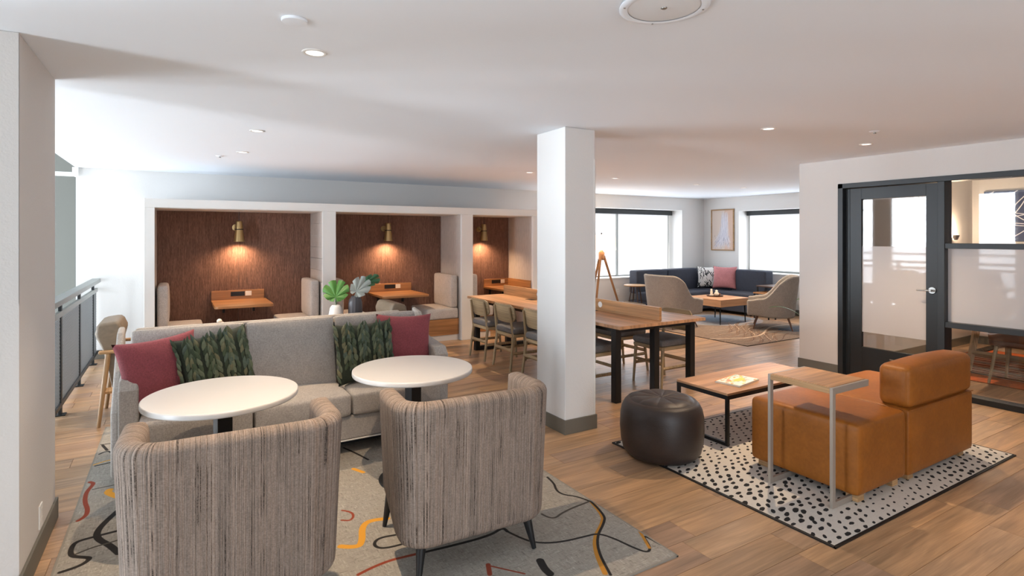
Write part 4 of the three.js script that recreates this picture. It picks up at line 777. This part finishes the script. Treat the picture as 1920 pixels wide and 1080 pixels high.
{
  const t = thing('low_table', 'low oak table behind the grey sofa carrying two vases', 'table', [0.98, 0, -6.66]);
  part('tabletop', box(-0.75, 0.85, 0.40, 0.43, -0.25, 0.25, 0.004, 1), M.oak, t);
  for (const x of [-0.68, 0.78]) for (const z of [-0.2, 0.2]) part('leg', box(x - 0.02, x + 0.02, 0, 0.40, z - 0.02, z + 0.02, 0.002, 1), M.metalBlack, t);
  const v1 = thing('vase', 'white vase holding a broad green monstera leaf', 'vase', [1.59, 0.43, -6.60]);
  part('body', lathe([[0, 0], [0.055, 0], [0.075, 0.03], [0.082, 0.12], [0.08, 0.24], [0.066, 0.315], [0.045, 0.342], [0.028, 0.348], [0.024, 0.34], [0, 0.33]], 40), M.white, v1);
  const v2 = thing('vase', 'dark grey ribbed vase with a silvery monstera leaf', 'vase', [1.80, 0.43, -6.55]);
  const vg = grid(80, 12, (u, v) => { const a = u * Math.PI * 2, pr = [[0, 0.05], [0.05, 0.072], [0.2, 0.078], [0.36, 0.076], [0.42, 0.062], [0.445, 0.04]], y = v * 0.445; let r = 0.05; for (let i = 0; i < pr.length - 1; i++) if (y >= pr[i][0]) r = lerp(pr[i][1], pr[i + 1][1], clamp((y - pr[i][0]) / (pr[i + 1][0] - pr[i][0]), 0, 1)); r *= 1 + 0.045 * Math.abs(Math.sin(a * 6)); return [r * Math.cos(a), y, -r * Math.sin(a)]; });
  part('body', smoothNormals(vg), M.darkVase, v2);
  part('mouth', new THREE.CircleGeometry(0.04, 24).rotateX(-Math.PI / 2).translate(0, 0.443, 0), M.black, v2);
  function monstera(w, h, cuts) {              // curved leaf with deep slits between the lobes
    const n = 112, m = 8, outline = [], c = [0, -0.22 * h];
    for (let i = 0; i <= n; i++) {
      const q = i / n, a = -Math.PI / 2 + 0.16 + (Math.PI * 2 - 0.32) * q; let r = 0.5 * (1 + 0.08 * Math.sin(a)) * (0.94 + 0.06 * Math.cos(2 * a));
      const k = (q * cuts) % 1; if (q > 0.08 && q < 0.92 && Math.abs(k - 0.5) < 0.085) r *= 0.50 + 0.5 * Math.pow(Math.abs(k - 0.5) / 0.085, 2);
      outline.push([Math.cos(a) * r * w, Math.sin(a) * r * h]);
    }
    const f = (off) => grid(n, m, (u, v) => {
      const o = outline[Math.round(u * n)], x = lerp(c[0], o[0], v), y = lerp(c[1], o[1], v), k = (u * cuts) % 1;
      return [x, y, off - 1.4 * x * x - 0.9 * y * y + 0.22 * Math.abs(x) + 0.010 * v * Math.cos((k - 0.0) * Math.PI * 2)];
    });
    const A = f(0.0008), B = f(-0.0008), ib = B.index.array; for (let i = 0; i < ib.length; i += 3) { const t = ib[i]; ib[i] = ib[i + 1]; ib[i + 1] = t; }
    return mergeGeometries([smoothNormals(A), smoothNormals(B)]);
  }
  const l1 = monstera(0.30, 0.30, 7); l1.rotateX(-0.35); l1.rotateY(-0.45); l1.translate(0.0, 0.50, 0.0);
  const lf1 = part('leaf', l1, M.leafGreen, v1); part('vein', bar([0, 0.37, -0.03], [0.0, 0.60, -0.015], 0.002, 0.001, 6), M.leafGreen, lf1);
  part('stem', bar([0, 0.33, 0], [0, 0.43, -0.015], 0.004, 0.003, 8), M.leafGreen, v1);
  const l2 = monstera(0.22, 0.32, 7); l2.rotateX(-0.5); l2.rotateZ(-0.7); l2.rotateY(-0.35); l2.translate(0.05, 0.545, 0.02);
  part('leaf', l2, M.leafSilver, v2);
  const l3 = monstera(0.14, 0.26, 5); l3.rotateX(-0.7); l3.rotateZ(-1.25); l3.rotateY(-0.5); l3.translate(0.20, 0.615, -0.04);
  part('leaf', l3, M.leafDark, v2);
  part('stem', [bar([0, 0.43, 0], [0.02, 0.50, 0.01], 0.004, 0.003, 8), bar([0, 0.43, 0], [0.13, 0.60, -0.03], 0.003, 0.002, 8)], M.leafDark, v2);
  const fg = thing('figurine', 'small white knotted figurine showing above the sofa back', 'figurine', [0.39, 0.43, -6.60]);
  part('body', lathe([[0, 0], [0.04, 0], [0.045, 0.02], [0.03, 0.08], [0.022, 0.18], [0.03, 0.215], [0, 0.23]], 24), M.cream, fg);
  part('head', new THREE.SphereGeometry(0.026, 18, 12).translate(0, 0.25, 0), M.cream, fg);
  part('beak', bar([0.018, 0.235, 0], [0.065, 0.215, 0.01], 0.014, 0.008, 10), M.cream, fg);
}

// ------------------------------------------------------------------ far seating corner
{
  const s = thing('corner_sofa', 'dark slate L-shaped corner sofa below the shaded windows', 'sofa', [0, 0, 0]);
  part('base', [box(8.05, 10.34, 0.06, 0.26, -8.70, -7.92, 0.02), box(9.62, 10.34, 0.06, 0.26, -7.92, -6.93, 0.02)], M.navySofa, s);
  for (const [a, b] of [[8.05, 8.84], [8.845, 9.62]]) part('seat_cushion', softBox(a + 0.003, b - 0.003, 0.26, 0.435, -8.5, -7.86, 0.03, [0, 0.012, 0.006]), M.navySofa, s);
  part('seat_cushion', softBox(9.625, 10.2, 0.26, 0.435, -8.5, -7.74, 0.03, [0, 0.012, 0.006]), M.navySofa, s);
  part('seat_cushion', softBox(9.6, 10.2, 0.26, 0.435, -7.735, -6.93, 0.03, [0.006, 0.012, 0]), M.navySofa, s);
  for (const [a, b] of [[8.05, 8.94], [8.945, 9.95]]) part('back_cushion', softBox(a + 0.003, b - 0.003, 0.40, 0.872, -8.68, -8.44, 0.035, [0, 0.006, 0.012]), M.navySofa, s);
  for (const [a, b] of [[-8.68, -7.745], [-7.74, -6.93]]) part('back_cushion', softBox(10.06, 10.33, 0.40, 0.875, a + 0.003, b - 0.003, 0.035, [0.012, 0.006, 0]), M.navySofa, s);
  part('foot', [box(8.12, 8.18, 0, 0.06, -8.0, -7.94), box(8.12, 8.18, 0, 0.06, -8.65, -8.59), box(9.66, 9.72, 0, 0.06, -7.05, -6.99), box(10.24, 10.3, 0, 0.06, -7.05, -6.99), box(10.24, 10.3, 0, 0.06, -8.65, -8.59)], M.darkwood, s);
  scatter('cushion', 'rose pink cushion on the dark corner sofa', M.rose, 0.50, 0.48, 0.16, [9.98, 0.70, -7.83], [-0.12, -Math.PI / 2 + 0.35, 0], null);
  const bw = canvasTex(256, 256, (g, W, H) => { g.fillStyle = '#eceae6'; g.fillRect(0, 0, W, H); g.strokeStyle = '#16181c'; for (let i = 0; i < 40; i++) { g.lineWidth = rr(3, 9); g.beginPath(); const x = rnd() * W, y = rnd() * H; g.moveTo(x, y); g.lineTo(x + rr(-26, 26), y + rr(14, 50)); g.lineTo(x + rr(-30, 30), y + rr(40, 70)); g.stroke(); } });
  bw.wrapS = bw.wrapT = THREE.RepeatWrapping; bw.repeat.set(2, 2);
  scatter('cushion', 'white cushion with black brush marks in the sofa corner', mat('#ffffff', 0.9, { map: bw }), 0.46, 0.46, 0.15, [9.93, 0.69, -8.22], [-0.15, -0.75, 0], null);

  const c = thing('coffee_table', 'square thick-topped oak coffee table before the dark sofa', 'coffee table', [8.57, 0.0105, -6.88]);
  part('tabletop', box(-0.40, 0.40, 0.315, 0.445, -0.39, 0.39, 0.004, 1), M.oakRed, c);
  for (const sx of [-1, 1]) for (const sz of [-1, 1]) part('leg', bar([sx * 0.345, 0, sz * 0.335], [sx * 0.335, 0.315, sz * 0.325], 0.009, 0.013), M.metalBlack, c);
  const tr = thing('tray', 'round dark tray on the square coffee table', 'tray', [8.62, 0.4560, -6.98]);
  part('plate', lathe([[0, 0], [0.14, 0], [0.15, 0.018], [0.144, 0.018], [0.136, 0.006], [0, 0.006]], 40), M.darkwood, tr);
  const orn = (label, m, dx, dz, prof) => { const o = thing('ornament', label, 'ornament', [8.62 + dx, 0.4625, -6.98 + dz], 0, 'ornaments on the tray'); part('body', lathe(prof, 28), m, o); };
  orn('tall cream candle holder on the dark tray', M.cream, -0.07, -0.02, [[0, 0], [0.03, 0], [0.034, 0.02], [0.02, 0.045], [0.024, 0.07], [0.016, 0.10], [0.02, 0.125], [0, 0.135]]);
  orn('round cream ornament on the dark tray', M.cream, 0.01, 0.03, [[0, 0], [0.03, 0.005], [0.045, 0.035], [0.035, 0.065], [0.018, 0.08], [0.026, 0.10], [0, 0.115]]);
  orn('low amber bowl on the dark tray', M.orange, 0.075, 0.0, [[0, 0], [0.03, 0], [0.05, 0.025], [0.054, 0.04], [0.05, 0.04], [0.045, 0.026], [0, 0.01]]);

  let proto = null;
  function lounge(label, x, z, turn) {           // faces -z when turn = 0
    if (proto) return dup(proto, [x, 0.0125, z], turn, label, 'beige wing lounge chairs');
    const t = proto = thing('lounge_chair', label, 'chair', [x, 0.0125, z], turn, 'beige wing lounge chairs');
    const rise = (s) => { const d = Math.abs(s - 0.5) * 2; return lerp(0.90, 0.52, sstep(0.30, 0.78, d)) - 0.03 * sstep(0.8, 1, d); };
    part('shell', shellGeo({ w: 0.64, zf: -0.36, zb: 0.30, R: 0.20, th: 0.07, flare: 0.075, y0: (s) => 0.20 + 0.03 * sstep(0.6, 1, Math.abs(s - 0.5) * 2), y1: rise, steps: 12 }), M.lounge, t);
    part('seat_cushion', softBox(-0.28, 0.28, 0.22, 0.42, -0.38, 0.26, 0.05, [0, 0.02, 0.01]), M.lounge, t);
    for (const sx of [-1, 1]) for (const sz of [-1, 1]) part('leg', bar([sx * 0.31, 0, sz * 0.30 + 0.0], [sx * 0.23, 0.235, sz * 0.22], 0.009, 0.016), M.chairLeg, t);
  }
  lounge('beige wing lounge chair beyond the end of the communal table', 7.42, -6.93, -Math.PI / 2);
  lounge('beige wing lounge chair partly hidden behind the partition corner', 8.76, -5.90, 0.60);

  const st = thing('side_table', 'small round wooden side table at the left end of the dark sofa', 'side table', [7.80, 0, -8.22]);
  part('tabletop', lathe([[0, 0.59], [0.21, 0.59], [0.225, 0.60], [0.222, 0.615], [0, 0.618]], 48), M.oakPale, st);
  for (let k = 0; k < 4; k++) { const a = k * Math.PI / 2 + 0.4; part('leg', bar([0.17 * Math.cos(a), 0, 0.17 * Math.sin(a)], [0.08 * Math.cos(a), 0.59, 0.08 * Math.sin(a)], 0.011, 0.013), M.darkwood, st); }
  const ns = thing('nesting_table', 'two-tier nesting tables at the right end of the dark sofa', 'side table', [9.95, 0, -6.66]);
  part('upper_top', box(-0.27, 0.25, 0.595, 0.62, -0.21, 0.21, 0.003, 1), M.darkwood, ns); part('lower_top', box(-0.42, 0.10, 0.475, 0.50, -0.17, 0.17, 0.003, 1), M.oak, ns);
  for (const sx of [-0.25, 0.23]) for (const sz of [-0.19, 0.19]) part('leg', box(sx - 0.01, sx + 0.01, 0, 0.595, sz - 0.01, sz + 0.01), M.metalBlack, ns);
  for (const sx of [-0.40, 0.08]) for (const sz of [-0.15, 0.15]) part('leg', box(sx - 0.01, sx + 0.01, 0, 0.475, sz - 0.01, sz + 0.01), M.metalBlack, ns);

  const fl = thing('floor_lamp', 'wooden tripod floor lamp with cream drum shade before the window', 'lamp', [7.0, 0, -8.30]);
  part('shade', lathe([[0.27, 1.31], [0.262, 1.31], [0.248, 1.60], [0.255, 1.605], [0.262, 1.60], [0.275, 1.31]], 56), M.lampShade, fl);
  part('hub', lathe([[0, 1.12], [0.05, 1.12], [0.06, 1.15], [0.06, 1.26], [0.03, 1.29], [0.012, 1.34], [0, 1.345]], 28), M.oak, fl);
  for (let k = 0; k < 3; k++) { const a = 0.5 + k * Math.PI * 2 / 3; part('leg', sqbar([0.42 * Math.cos(a), 0, 0.42 * Math.sin(a)], [0.045 * Math.cos(a), 1.20, 0.045 * Math.sin(a)], 0.032, 0.045), M.oak, fl); }
  part('bulb', new THREE.SphereGeometry(0.035, 16, 12).translate(0, 1.43, 0), M.bulb, fl); part('finial', [bar([0, 1.34, 0], [0, 1.62, 0], 0.006), new THREE.SphereGeometry(0.014, 12, 8).translate(0, 1.63, 0)], M.metalBlack, fl);
  const pl = new THREE.PointLight(WARM, 0.7); pl.position.set(0, 1.43, 0); pl.castShadow = true; pl.name = 'floor_lamp_light'; fl.add(pl);

  // framed print
  const print = canvasTex(400, 620, (g, W, H) => {
    g.fillStyle = '#dcccc0'; g.fillRect(0, 0, W, H); g.fillStyle = '#d8b9a6'; g.fillRect(W * 0.6, 0, W * 0.4, H);
    for (let i = 0; i < 420; i++) { const t = rnd(), x0 = W * (0.62 + rr(-0.16, 0.14)), y0 = H * rr(0.03, 0.5), x1 = W * rr(0.06, 0.9), y1 = H * rr(0.7, 1); const c = t < 0.7 ? '228,226,232' : t < 0.9 ? '200,198,212' : '150,150,172'; g.strokeStyle = `rgba(${c},0.45)`; g.lineWidth = rr(1, 6); g.beginPath(); g.moveTo(x0, y0); g.quadraticCurveTo(x0 + rr(-30, 20), (y0 + y1) / 2, x1, y1); g.stroke(); }
    for (let i = 0; i < 30; i++) { g.fillStyle = 'rgba(96,98,124,0.5)'; g.fillRect(W * rr(0.12, 0.8), H * rr(0.6, 0.9), rr(2, 7), rr(8, 30)); }
  });
  const ar = thing('framed_print', 'tall framed print of pale feathery strokes in the corner', 'picture', [XR, 1.72, -8.325]);
  part('frame', [box(-0.03, -0.002, 0.44, 0.465, -0.305, 0.305, 0.003, 1), box(-0.03, -0.002, -0.465, -0.44, -0.305, 0.305, 0.003, 1), box(-0.03, -0.002, -0.44, 0.44, -0.305, -0.28, 0.003, 1), box(-0.03, -0.002, -0.44, 0.44, 0.28, 0.305, 0.003, 1)], M.oakPale, ar);
  const pg = new THREE.PlaneGeometry(0.56, 0.88); pg.rotateY(-Math.PI / 2); pg.translate(-0.016, 0, 0); part('print', pg, mat('#ffffff', 0.7, { map: print }), ar);
  part('backing', box(-0.014, -0.002, -0.44, 0.44, -0.28, 0.28), M.cream, ar);
  const ou = thing('wall_outlet', 'white outlet plate below the wide shaded window', 'outlet', [7.90, 0.42, ZB]);
  part('plate', box(-0.04, 0.04, -0.06, 0.06, 0.0, 0.006, 0.002, 1), M.white, ou); part('socket', [box(-0.018, 0.018, 0.01, 0.04, 0.006, 0.008), box(-0.018, 0.018, -0.04, -0.01, 0.006, 0.008)], M.whiteEdge, ou);

  const pt = thing('potted_plant', 'green plant reaching out from behind the partition corner', 'plant', [7.70, 0, -4.52]);
  part('pot', lathe([[0, 0], [0.12, 0], [0.16, 0.30], [0.165, 0.32], [0.15, 0.32], [0.145, 0.29], [0, 0.28]], 40), M.white, pt); part('soil', new THREE.CylinderGeometry(0.145, 0.145, 0.02, 32).translate(0, 0.285, 0), M.soil, pt);
  for (let k = 0; k < 11; k++) {
    const a = Math.PI + 0.54 + (k - 5) * 0.55, len = k === 5 ? 0.66 : rr(0.16, 0.26), hgt = k === 5 ? 0.30 : rr(0.3, 0.5), wd = k === 5 ? 0.022 : 0.035;
    const g = grid(4, 12, (u, v) => { const r = len * v, y = 0.29 + hgt * Math.sin(v * 1.9) / Math.sin(1.57), q = (2 * u - 1) * wd * Math.pow(Math.sin(Math.PI * (0.08 + 0.92 * v)), 0.8); return [r * Math.cos(a) - q * Math.sin(a), y - 0.25 * Math.abs(2 * u - 1) * wd, r * Math.sin(a) + q * Math.cos(a)]; });
    part('leaf', smoothNormals(g), M.leafGreen, pt);
  }
}

// ------------------------------------------------------------------ meeting room behind the glass
{
  const t = thing('meeting_table', 'meeting table with splayed oak legs behind the frosted glass', 'table', [8.45, 0.019, -2.1]);
  part('tabletop', box(-0.62, 0.62, 0.70, 0.735, -1.05, 1.05, 0.004, 1, true), M.seatDark, t);
  for (const sx of [-1, 1]) for (const sz of [-1, 1]) part('leg', sqbar([sx * 0.58, 0, sz * 0.72], [sx * 0.42, 0.70, sz * 0.66], 0.045, 0.06), M.oakGrey, t);
  part('stretcher', [sqbar([-0.53, 0.20, -0.70], [-0.53, 0.20, 0.70], 0.045), sqbar([0.53, 0.20, -0.70], [0.53, 0.20, 0.70], 0.045), sqbar([-0.53, 0.2, -0.7], [0.53, 0.2, -0.7], 0.045)], M.oakGrey, t);
  let proto = null;
  function meetChair(label, x, z, turn) {          // faces +x
    if (proto) return dup(proto, [x, 0.0125, z], turn, label, 'brown meeting chairs');
    const c = proto = thing('meeting_chair', label, 'chair', [x, 0.0125, z], turn, 'brown meeting chairs');
    part('seat', softBox(-0.23, 0.23, 0.40, 0.48, -0.23, 0.23, 0.03, [0, 0.012, 0]), M.brownLeather, c);
    part('backrest', softBox(-0.27, -0.205, 0.46, 0.86, -0.22, 0.22, 0.028, [0.01, 0, 0]), M.brownLeather, c);
    for (const sx of [-1, 1]) for (const sz of [-1, 1]) part('leg', bar([sx * 0.23, 0, sz * 0.22], [sx * 0.17, 0.41, sz * 0.17], 0.013, 0.019), M.oakGrey, c);
  }
  meetChair('brown leather meeting chair on the near side of the meeting table', 7.62, -2.25, 0);
  meetChair('brown leather meeting chair nearest the camera behind the glass', 7.62, -1.40, 0);
  const art = canvasTex(512, 300, (g, W, H) => { g.fillStyle = '#3b4668'; g.fillRect(0, 0, W, H); g.strokeStyle = '#eef0f4'; g.lineWidth = 4; for (let i = 0; i < 9; i++) { g.beginPath(); const x = rr(0.05, 0.9) * W; g.moveTo(x, 0); g.quadraticCurveTo(x + rr(-160, 160), H * rr(0.3, 0.7), x + rr(-260, 260), H); g.stroke(); } for (let i = 0; i < 4; i++) { g.beginPath(); g.moveTo(0, H * rr(0.1, 0.9)); g.quadraticCurveTo(W / 2, H * rr(0, 1), W, H * rr(0.1, 0.9)); g.stroke(); } });
  const a = thing('wall_art', 'navy canvas with looping white lines on the meeting room wall', 'picture', [10.1, 1.86, -2.62]);
  part('canvas_body', box(-0.035, -0.002, -0.36, 0.36, -0.80, 0.80, 0.004, 1), M.frameBlack, a);
  const ag = new THREE.PlaneGeometry(1.59, 0.71); ag.rotateY(-Math.PI / 2); ag.translate(-0.0365, 0, 0); part('print', ag, mat('#ffffff', 0.7, { map: art }), a);
  const s = thing('wall_sconce', 'small uplight sconce glowing on the meeting room end wall', 'lamp', [9.35, 1.55, -3.57]);
  part('wall_plate', box(-0.03, 0.03, -0.05, 0.05, 0, 0.015, 0.003, 1), M.steel, s); part('arm', bar([0, 0, 0.015], [0, 0.0, 0.07], 0.008), M.steel, s);
  part('cup', at(lathe([[0.02, -0.03], [0.045, 0.04], [0.042, 0.04], [0.018, -0.025]], 28), 0, 0, 0.08), M.steel, s);
  part('bulb', new THREE.SphereGeometry(0.025, 14, 10).translate(0, 0.045, 0.08), M.bulb, s);
  const l = new THREE.PointLight(WARM, 1.8); l.position.set(0, 0.06, 0.08); l.castShadow = true; l.name = 'sconce_light'; s.add(l);
}

// ------------------------------------------------------------------ ceiling fittings
{
  function downlight(label, x, z, level = DOWNLIGHT_LEVEL) {
    const t = thing('downlight', label, 'light', [x, CEIL, z], 0, 'recessed ceiling lights');
    part('trim_ring', lathe([[0.040, -0.001], [0.042, -0.006], [0.054, -0.006], [0.058, -0.001]], 40), M.trim, t);
    part('lens', new THREE.CylinderGeometry(0.041, 0.041, 0.003, 36).translate(0, -0.002, 0), M.lens, t);
    const l = new THREE.SpotLight(WARM, level, 0, 0.86, 1.0, 2); l.position.set(0, -0.012, 0); l.target.position.set(0, -1, 0); l.castShadow = true; l.shadow.radius = 0.8; l.name = 'downlight_beam'; t.add(l); t.add(l.target);
  }
  downlight('recessed downlight above the left barrel chair', 0.562, -2.745);
  downlight('recessed downlight above the back of the grey sofa', 0.571, -5.017);
  downlight('small recessed downlight nearest the leftmost booth', 0.588, -6.355);
  downlight('recessed downlight just left of the pillar', 4.10, -6.35);
  downlight('recessed downlight just right of the pillar', 5.60, -6.33);
  downlight('recessed downlight over the far seating corner, left', 7.44, -6.40);
  downlight('recessed downlight over the far seating corner, right', 8.65, -6.39);
  downlight('recessed downlight above the oak coffee table', 4.09, -2.79);
  downlight('recessed downlight nearest the glass door', 5.563, -2.783);
  downlight('recessed downlight behind the viewpoint on the right', 4.1, 0.4);
  downlight('recessed downlight inside the meeting room near its end wall', 8.3, -2.6); downlight('recessed downlight inside the meeting room away from its end wall', 8.3, -0.6);
  const sm = thing('smoke_detector', 'round white cover disc beside the nearest left downlight', 'detector', [0.408, CEIL, -2.375]);
  part('disc', lathe([[0, -0.012], [0.046, -0.012], [0.05, -0.008], [0.05, -0.0005]], 40), M.ceiling, sm);
  const sp = thing('ceiling_speaker', 'large round white ceiling speaker at the top edge', 'speaker', [1.577, CEIL, -1.509]);
  part('rim', lathe([[0.135, -0.0005], [0.166, -0.0005], [0.166, -0.009], [0.150, -0.013], [0.135, -0.010]], 64), M.ceiling, sp);
  part('grille', lathe([[0, -0.010], [0.135, -0.008], [0.135, -0.0006]], 64), mat('#e6e8ea', 0.8), sp);
  part('tweeter', new THREE.SphereGeometry(0.012, 14, 8).scale(1, 0.5, 1).translate(0, -0.011, 0), M.steel, sp);
  for (let k = 0; k < 4; k++) { const a = k * Math.PI / 2 + 0.5; part('screw', new THREE.CylinderGeometry(0.004, 0.004, 0.003, 12).translate(0.15 * Math.cos(a), -0.0135, 0.15 * Math.sin(a)), M.steel, sp); }
  for (const [label, x, z] of [['tiny ceiling sprinkler near the glass door', 4.949, -2.41], ['tiny ceiling sprinkler near the leftmost booth', 0.404, -6.775]]) {
    const q = thing('sprinkler', label, 'sprinkler', [x, CEIL, z], 0, 'ceiling sprinklers');
    part('cover', lathe([[0, -0.010], [0.030, -0.008], [0.040, -0.0005]], 32), M.ceiling, q); part('deflector', lathe([[0, -0.022], [0.014, -0.020], [0.006, -0.010], [0, -0.010]], 20), M.steel, q);
  }
}
renderer.render(scene, camera);
